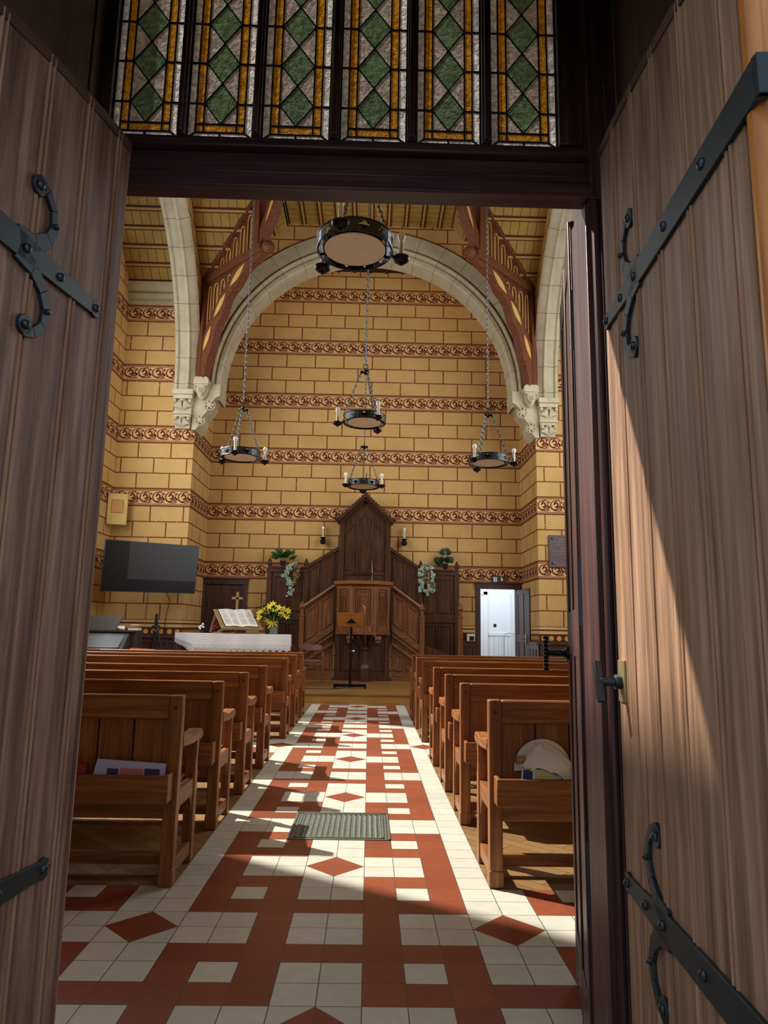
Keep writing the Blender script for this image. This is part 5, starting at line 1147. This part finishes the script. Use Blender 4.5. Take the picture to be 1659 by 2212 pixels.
# tripod
tp = empty('camera_tripod', (-4.06, 14.1, .197), 0, 'black camera tripod standing beside the organ', 'tripod')
for k in range(3):
    a = k * 2 * PI / 3 + 2.6; mb = MB(); mb.tube([(.03 * math.cos(a), .03 * math.sin(a), 1.04), (.20 * math.cos(a), .20 * math.sin(a), .45)], .016, 8); mb.tube([(.20 * math.cos(a), .20 * math.sin(a), .45), (.32 * math.cos(a), .32 * math.sin(a), .0)], .011, 8); mb.build('leg', 'black_plastic', tp)
mb = MB(); mb.tube([(0, 0, .45), (0, 0, 1.12)], .016, 8); mb.lathe([(.05, 1.0), (.06, 1.05), (.045, 1.09)], (0, 0, 0), 10); mb.build('centre_column', 'black_plastic', tp)
mb = MB(); mb.box(-.07, .07, -.05, .05, 1.12, 1.17); mb.box(-.03, .03, -.03, .03, 1.17, 1.26); mb.box(-.025, .025, -.02, .02, 1.26, 1.40); mb.build('head', 'black_plastic', tp, bevel=.006)
mb = MB(); mb.tube([(.02, -.03, 1.14), (.12, -.12, 1.07)], [.008, .014], 8); mb.build('pan_handle', 'steel', tp)
# orange folded cloth on a stool
so_ = empty('small_stool', (-4.15, 13.75, .197), 0, 'dark stool carrying the orange cloth', 'stool')
mb = MB(); mb.box(-.28, .28, -.14, .14, .62, .66); mb.build('seat', 'organ_body', so_, bevel=.004)
for a in (-.24, .24):
    for b in (-.11, .11): mb = MB(); mb.box(a - .018, a + .018, b - .018, b + .018, 0, .62); mb.build('leg', 'organ_body', so_)
mb = MB(); mb.hexa([(-4.42, 13.63, .857), (-3.90, 13.63, .857), (-3.90, 13.87, .857), (-4.42, 13.87, .857), (-4.40, 13.66, .93), (-3.98, 13.66, .90), (-3.96, 13.84, .91), (-4.40, 13.84, .93)]); tag(mb.build('orange_cloth', 'orange_cloth', bevel=.01), 'folded orange cloth behind the farthest left pew', 'cloth')

# ------------------------------------------------------------------ plants
def potted(loc, label, seed, tall):
    r = empty('potted_plant', loc, 0, label, 'plant', 'artificial plants on the pulpit screens'); rr = random.Random(seed)
    mb = MB(); mb.lathe([(.05, 0), (.07, .11), (.075, .11), (.075, .135), (.065, .135), (.06, .1)], (0, 0, 0), 16); mb.build('pot', 'black_plastic', r)
    st_ = MB(); lv = MB(); n_ = 15 if not tall else 12
    for k in range(n_):
        if tall: a = k * 2.4; el = rr.uniform(.15, 1.5) if k % 3 else 1.4; L = rr.uniform(.12, .30) if el < 1.2 else .33
        else: a = k * 2.4; el = rr.uniform(.35, 1.35); L = rr.uniform(.18, .32)
        d = Vector((math.cos(a) * math.cos(el), math.sin(a) * math.cos(el) * .6, math.sin(el)))
        p = Vector((0, 0, .1)) + d * L; st_.tube([(0, 0, .1), Vector((0, 0, .12)) + d * L * .5 + Z * .03, p], .004, 5)
        dd = Vector((d.x, d.y, .15 if not tall else d.z * .8 + .1))
        if not tall:
            for q in range(-3, 4):   # fan-lobed leaf
                rot = Matrix.Rotation(q * .38, 3, 'Z'); leafblade(lv, p - d * .04, rot @ Vector((d.x + .001, d.y - .3, .25 - .1 * abs(q))), Vector((0, -1, .6)), .19 - abs(q) * .02, .07, 0, .1)
        else:
            for q in range(-3, 4): rot = Matrix.Rotation(q * .30, 3, 'Y'); leafblade(lv, p - d * .08, rot @ dd, Vector((0, -1, .4)), .21 - abs(q) * .022, .055, 0, .1)
    st_.build('stems', 'stem', r); tag(lv.build('foliage', 'leaf_green' if not tall else 'leaf_dkgreen', r), kind='stuff')
potted((-2.0, 17.28, 2.875), 'bushy green potted plant on the left pulpit screen', 3, False); potted((2.03, 17.28, 2.875), 'upright dark green potted plant on the right pulpit screen', 8, True)
def ivy(loc, label, seed, mat, pts, group='ivy garlands on the pulpit screens'):
    rr = random.Random(seed); r = empty('ivy_garland', loc, 0, label, 'ivy', group)
    st_ = MB(); st_.tube([Vector(p) for p in pts], .004, 5); st_.build('stem', 'leaf_green', r)
    lv = MB(); Ls = []
    for i in range(len(pts) - 1):
        a, b = Vector(pts[i]), Vector(pts[i + 1])
        for k in range(int((b - a).length / .022)): Ls.append(a + (b - a) * rr.random())
    for c in Ls:
        c = c + Vector((rr.uniform(-.07, .07), rr.uniform(-.06, .0), rr.uniform(-.02, .02))); ang = rr.uniform(0, 2 * PI); s_ = rr.uniform(.05, .085)
        sh = [(0, -1), (.35, -.45), (.95, -.35), (.55, .15), (.6, .75), (.0, .45), (-.6, .75), (-.55, .15), (-.95, -.35), (-.35, -.45)]
        M_ = Matrix.Translation(c) @ Matrix.Rotation(rr.uniform(-.6, .6), 4, 'X') @ Matrix.Rotation(rr.uniform(-.6, .6), 4, 'Z') @ Matrix.Rotation(ang * .15, 4, 'Y')
        for sc2, off, mi in ((1, 0, 0), (.62, -.004, 1)):
            P2 = [M_ @ Vector((q[0] * s_ * sc2 * .7, off, q[1] * s_ * sc2 * .7)) for q in sh]; ctr = M_ @ Vector((0, off - .006, 0))
            lv.add([ctr] + P2, [(0, i + 1, (i + 1) % 10 + 1) for i in range(10)], mi)
    tag(lv.build('leaves', mat, r), kind='stuff')
VG = ['ivy_white', 'ivy_green']; BG = ['ivy_brown', 'leaf_green']
ivy((-1.80, 17.20, 2.9), 'variegated white and green ivy trailing down the left screen', 1, VG, [(.08, .02, .06), (0, -.02, .0), (-.05, -.04, -.15), (-.14, -.04, -.28), (.02, -.04, -.42), (.05, -.04, -.58), (.02, -.04, -.75)])
ivy((-1.66, 17.20, 2.9), 'brown and orange ivy trailing on the left screen', 2, BG, [(.0, .02, .04), (.03, -.02, -.08), (-.02, -.04, -.2), (.06, -.04, -.28), (-.04, -.04, -.42), (-.16, -.04, -.5)])
ivy((1.58, 17.20, 2.9), 'variegated white and green ivy trailing down the right screen', 4, VG, [(-.05, .02, .1), (-.1, -.02, -.05), (.08, -.03, .02), (.1, -.04, -.2), (.06, -.04, -.4), (.10, -.04, -.55), (-.02, -.04, -.68)])
ivy((1.45, 17.20, 2.9), 'short variegated ivy strand at the left of the right screen', 6, VG, [(.0, .02, .02), (-.02, -.04, -.25), (-.06, -.04, -.42), (.02, -.04, -.62)])
ivy((1.60, 17.19, 2.88), 'brown leaved ivy strand on the right screen', 9, BG, [(.0, .02, .04), (-.04, -.02, -.15), (-.06, -.04, -.3), (.1, -.04, -.42), (.14, -.04, -.6)])

# ------------------------------------------------------------------ entrance: masonry, partition, glazing
mb = MB(); mb.box(-7, -.80, .95, 2.05, 0, 12.5); mb.box(.95, 7, .95, 2.05, 0, 12.5); mb.box(-.80, .95, .95, 1.25, 2.86, 12.5); mb.box(-.80, .95, 1.25, 2.05, 4.3, 12.5)
struct(mb, 'wall_entrance', ['outer_stone'], 'thick masonry round the entrance doors', 'wall', smooth=False)
mb = MB(); mb.box(-7, -.80, 2.05, 2.2, 0, 12.5); mb.box(.95, 7, 2.05, 2.2, 0, 12.5); mb.box(-.8, .95, 2.16, 2.2, 4.2, 12.5)
struct(mb, 'wall_front', ['painted_plain'], 'inner face of the entrance wall', 'wall', smooth=False)
mb = MB(); mb.box(-7, 7, -4, .95, -.08, 0); mb.box(-.80, .93, .95, 1.98, -.08, 0); struct(mb, 'floor_porch', ['outer_stone'], 'stone threshold outside the doors', 'floor')
mb = MB(); mb.box(-.80, -.785, 1.25, 2.05, 0, 4.3); mb.box(.935, .95, 1.25, 1.99, 0, 4.3); mb.box(-.80, .95, 1.25, 2.1, 4.28, 4.3); mb.box(-.80, .95, 1.25, 1.27, 2.86, 4.3); mb.box(-.87, -.78, 2.03, 2.12, 2.775, 4.28)  # dark sheets added so the lobby reads black, its shade in their colour
struct(mb, 'trim_53', ['partition_Z'], 'dark wooden lining of the entrance lobby', 'panelling')
PY = 2.12
PM = ['partition_X', 'partition_Z']
mb = MB()     # transom beam
mb.box(-.80, .87, PY - .0, PY + .03, 2.80, 2.96); mb.box(-.80, .87, PY - .05, PY + .03, 2.782, 2.835); mb.box(-.80, .87, PY - .035, PY, 2.84, 2.868); mb.box(-.80, .87, PY - .015, PY, 2.872, 2.93); mb.box(-.80, .87, PY - .04, PY, 2.935, 2.962)
mb.box(-.80, .87, PY - .0, PY + .1, 2.96, 3.0)
struct(mb, 'trim_50', ['partition_X'], 'dark moulded transom beam above the inner doorway', 'beam', bevel=.006)
mb = MB()     # posts
mb.box(.856, .96, PY - .02, PY + .14, 0, 2.775); mb.box(.866, .96, PY - .05, PY + .14, 2.775, 4.25)
mb.tube([(.884, PY - .03, .25), (.884, PY - .03, 2.82)], .013, 10); mb.tube([(.904, PY - .03, .25), (.904, PY - .03, 2.82)], .007, 8); mb.box(.912, .96, PY - .08, PY, 0, 4.25)
mb.box(-.86, -.765, PY - .02, PY + .14, 0, 2.775); mb.box(-.86, -.80, PY - .05, PY + .14, 2.775, 4.25)
struct(mb, 'trim_51', ['partition_Z'], 'dark moulded posts of the inner doorway', 'door post', bevel=.004)
mb = MB()
gaps = [(-.745, -.516), (-.490, -.263), (-.236, -.001), (.030, .262), (.292, .517), (.547, .781)]
edges = [-.80] + [q for g_ in gaps for q in g_] + [.862]
for i in range(0, len(edges), 2):
    a, b = edges[i], edges[i + 1]; mb.box(a, b, PY - .01, PY + .05, 3.0, 4.25)
    if b - a < .05: mb.box(a + .006, b - .006, PY - .03, PY - .01, 3.0, 4.25)
struct(mb, 'trim_52', ['partition_Z'], 'dark wooden mullions between the coloured leaded lights', 'mullions', bevel=.003)
for gi, (a, b) in enumerate(gaps):
    W_ = b - a; y = PY + .02; gm = MB(); ld = MB(); zt = 4.22
    c0, c1, c2, c3, c4, c5 = a, a + W_ * .13, a + W_ * .25, a + W_ * .745, a + W_ * .865, b
    z0, z1, z2 = 3.0, 3.024, 3.056; S_ = .157
    def gq(x0, x1, za, zb, mat): gm.face([(x0, y, za), (x1, y, za), (x1, y, zb), (x0, y, zb)], mat)
    gq(c0, c1, z0, zt, 3); gq(c4, c5, z0, zt, 3); gq(c1, c4, z0, z1, 3); gq(c1, c2, z1, zt, 2); gq(c3, c4, z1, zt, 2); gq(c2, c3, z1, z2, 2)
    cm = (c2 + c3) / 2; k = 0
    while z2 + S_ * (k + 1) <= zt + .01:
        za = z2 + S_ * k; zb = za + S_; zm = (za + zb) / 2
        gm.face([(cm, y, za), (c3, y, zm), (cm, y, zb), (c2, y, zm)], 1)
        for P3 in ([(c2, y, za), (cm, y, za), (c2, y, zm)], [(cm, y, za), (c3, y, za), (c3, y, zm)], [(c3, y, zm), (c3, y, zb), (cm, y, zb)], [(c2, y, zm), (cm, y, zb), (c2, y, zb)]): gm.face(P3, 0)
        L_ = .0045
        for p, q in (((cm, za), (c3, zm)), ((c3, zm), (cm, zb)), ((cm, zb), (c2, zm)), ((c2, zm), (cm, za))): ld.bar((p[0], y, p[1]), (q[0], y, q[1]), L_, .008, (0, 1, 0))
        for x0, x1 in ((c0, c2), (c3, c5)): ld.bar((x0, y, zm), (x1, y, zm), .006, .006)
        for xx in (c1, c2, c3, c4): ld.ell((xx, y - .004, zm), (.006, .004, .005), 6)
        ld.ell((cm, y - .004, zb), (.006, .004, .006), 6)
        k += 1
    for xx in (c1, c2, c3, c4): ld.bar((xx, y, z1), (xx, y, zt), .005, .008, (0, 1, 0))
    for zz_, x0, x1 in ((z1, c1, c4), (z2, c1, c4)): ld.bar((x0, y, zz_), (x1, y, zz_), .006, .006)
    ld.bar((c0, y, z0), (c1, y, z1), .006, .006); ld.bar((c5, y, z0), (c4, y, z1), .006, .006); ld.bar((cm, y, z0), (cm, y, z1), .006, .006, (0, 1, 0)); ld.bar((c0 + .003, y, z0), (c0 + .003, y, zt), .006, .01, (0, 1, 0)); ld.bar((c5 - .003, y, z0), (c5 - .003, y, zt), .006, .01, (0, 1, 0))
    nm_ = ['leftmost', 'second from left', 'third from left', 'third from right', 'second from right', 'rightmost'][gi]
    wo = tag(gm.build('window_%d' % (gi + 1), ['glass_clear', 'glass_green', 'glass_amber', 'glass_border'], None, smooth=False), '%s of the six green and amber leaded lights' % nm_, 'window', 'leaded lights above the inner doorway', 'structure')
    ld.build('leading', 'lead', wo, smooth=False)

# inner right door leaf (opened inwards, past square)
d3 = empty('door_3', (.872, 2.285, 0), math.atan2(.75, .175), 'dark inner door leaf folded back at the right, with twisted handle', 'door', None, 'structure')
mb = MB(); w_ = .77; mb.box(0, w_, -.014, .014, .01, 2.83)
for sy in (-1, 1):
    y0, y1 = (.014, .021) if sy > 0 else (-.021, -.014)
    for a, b in ((0, .11), (w_ - .11, w_), (w_ / 2 - .04, w_ / 2 + .04)): mb.box(a, b, y0, y1, .01, 2.83)
    for a, b in ((.012, .22), (1.28, 1.45), (2.70, 2.828)): mb.box(.002, w_ - .002, y0 * .93, y1 * .93, a, b)
mb.build('door_leaf', 'partition_Z', d3, bevel=.005)
for zc in (.62, 1.50, 2.45):
    mb = MB(); mb.box(-.006, .0, -.018, .016, zc - .11, zc + .11); mb.tube([(-.004, -.024, zc - .11), (-.004, -.024, zc + .11)], .007, 8)
    for k in range(4): mb.lathe([(.007, -.009), (.007, -.006)], (0, -.008, zc - .08 + k * .053), 8, 0, True, 'X')
    mb.build('hinge', 'iron', d3)
hd = MB(); hx, hz = w_ - .07, 1.28
hd.lathe([(.03, .021), (.03, .03), (.014, .05), (.011, .10), (.013, .11)], (hx, 0, hz), 12, 0, True, 'Y')
for k in range(9): z = hz - .065 + k * .016; hd.lathe([(.010, z - .007), (.014, z), (.010, z + .007)], (hx, .115, 0), 8)
hd.build('twisted_handle', 'black_iron', d3)
# ------------------------------------------------------------------ outer leaves
def outer_leaf(name, root, rz, side, joints, ztop, label, mat, zu, zl, sJ, sTip, lowfull):
    """local x from hinge to free edge (W), visible face at y=0 towards 'side'*y"""
    r = empty(name, root, rz, label, 'door', None, 'structure'); W_ = .86
    def top_(s): return ztop - .08 * s - .17 * s * s      # s = distance from the free edge
    js = sorted(joints + [0, W_])
    for i in range(len(js) - 1):
        a, b = js[i], js[i + 1]; mb = MB()
        x0, x1 = W_ - b + .002, W_ - a - .002
        mb.prism([(x0, .02), (x1, .02), (x1, top_(a)), (x0, top_(b))], (0, 0, 0), X, Z, (0, -side * .055, 0))
        o = mb.build('plank', mat, r, bevel=.003)
    mb = MB(); mb.prism([(0.0, .02), (W_, .02), (W_, ztop - .01), (0, top_(W_) - .01)], (0, -side * .012, 0), X, Z, (0, -side * .035, 0)); mb.build('backing', 'partition_Z', r)
    for j in joints:
        x = W_ - j; mb = MB()
        for o_ in (-.009, .007): mb.tube([(x + o_, side * .0, .02), (x + o_, side * .0, top_(j) - .004)], .0055, 6)
        mb.build('bead', 'leaf_bead', r)
    mb = MB(); n_ = 12     # weathered top edge
    for i in range(n_):
        a, b = W_ * i / n_, W_ * (i + 1) / n_; mb.prism([(W_ - a, top_(a) - .025), (W_ - b, top_(b) - .025), (W_ - b, top_(b) + .004), (W_ - a, top_(a) + .004)], (0, side * .004, 0), X, Z, (0, -side * .064, 0))
    mb.build('top_edge', 'partition_X', r)
    def strap(zc, full, wrap):
        mb = MB(); th = .009; O = (0, side * .001, 0); Wv = (0, side * th, 0); xJ = W_ - sJ; xT = W_ - sTip
        mb.ribbon([(-.06, zc), (xJ, zc), (xT - .03, zc), (xT - .012, zc)], [.075, .062, .040, .05], O, X, Z, Wv)
        mb.prism([(xT - .014, zc + .026), (xT + .006, zc + .018), (xT, zc + .006), (xT + .018, zc), (xT, zc - .006), (xT + .006, zc - .018), (xT - .014, zc - .026)], O, X, Z, Wv)
        for v in (-1, 1):
            pts = [(xJ - .03, zc + v * .015), (xJ + .03, zc + v * .03), (xJ + .075, zc + v * .065), (xJ + .092, zc + v * .105), (xJ + .085, zc + v * .145), (xJ + .055, zc + v * .175), (xJ + .025, zc + v * .185), (xJ + .008, zc + v * .17)]
            mb.ribbon(pts, [.05, .042, .034, .026, .024, .024, .028, .03], O, X, Z, Wv)
            mb.prism([(xJ + .022 + .024 * math.cos(t), zc + v * .170 + .024 * math.sin(t)) for t in [2 * PI * k / 14 for k in range(14)]], O, X, Z, Wv)
        if wrap:
            mb.box(-.072, -.062, min(-side * .35, side * .01), max(-side * .35, side * .01), zc - .036, zc + .036)
            mb.tube([(-.06, side * .0, zc - .036), (-.06, side * .0, zc + .036)], .012, 10)
        o = mb.build('strap_hinge', 'strap_iron', r, bevel=.0015)
        mb = MB()
        for x, z in [(xT - .015, zc), (xJ + (xT - xJ) * .42, zc), (xJ, zc), (xJ * .62, zc), (xJ * .26, zc)] + [(xJ + .022, zc + v * .170) for v in (-1, 1)] + [(xJ + .092, zc + v * .108) for v in (-1, 1)]:
            rs = .011 if abs(z - zc) < .01 or abs(z - zc) > .15 else .0075
            mb.ell((x, side * .011, z), (rs, .009, rs), 10)
        mb.build('rivets', 'iron', o)
    strap(zu, True, side > 0); strap(zl, True, side > 0)
    return r
L_ = outer_leaf('door_1', (-.680, 1.018, 0), math.atan2(.991, .132), -1, [.067, .22, .39, .56, .73], 2.765, 'weathered brown outer door leaf at the left with iron strap hinges', 'leaf_dark', 2.19, .804, .42, .11, True)
R_ = outer_leaf('door_2', (.768, 1.012, 0), math.atan2(.998, .071), 1, [.143, .303, .461, .627, .803], 2.79, 'weathered brown outer door leaf at the right with lock handle', 'leaf_wood', 2.23, .762, .295, .03, True)
mb = MB(); mb.box(.835, .862, -.0, .012, .02, 2.75); mb.build('edge_strip', 'leaf_bead', L_, bevel=.003).location = (0, 0, 0)
mb = MB(); hz = 1.243; x = .825
mb.box(x - .035, x + .02, .0, .006, hz - .05, hz + .055); mb.build('lock_plate', 'brass', R_, bevel=.001)
mb = MB(); mb.lathe([(.018, .004), (.020, .02), (.012, .026), (.010, .055), (.014, .06)], (x - .005, 0, hz), 12, 0, True, 'Y'); mb.bar((x - .022, .062, hz - .05), (x + .012, .062, hz + .05), .018, .018, (0, 1, 0))
mb.build('lock_handle', 'iron', R_, bevel=.002)
# right jamb post with rounded nosing
mb = MB(); mb.box(.785, .93, .975, 1.0, 0, 3.1); mb.tube([(.776, .985, 0), (.776, .985, 3.1)], .017, 12); mb.box(.93, 1.3, .965, .995, 0, 3.1)
struct(mb, 'trim_60', ['post_wood'], 'orange varnished wooden door jamb at the right edge', 'door jamb', bevel=.004)
mb = MB(); mb.box(-1.1, -.72, .965, .995, 0, 3.1); struct(mb, 'trim_61', ['post_wood'], 'orange varnished wooden door jamb at the left edge', 'door jamb', bevel=.004)
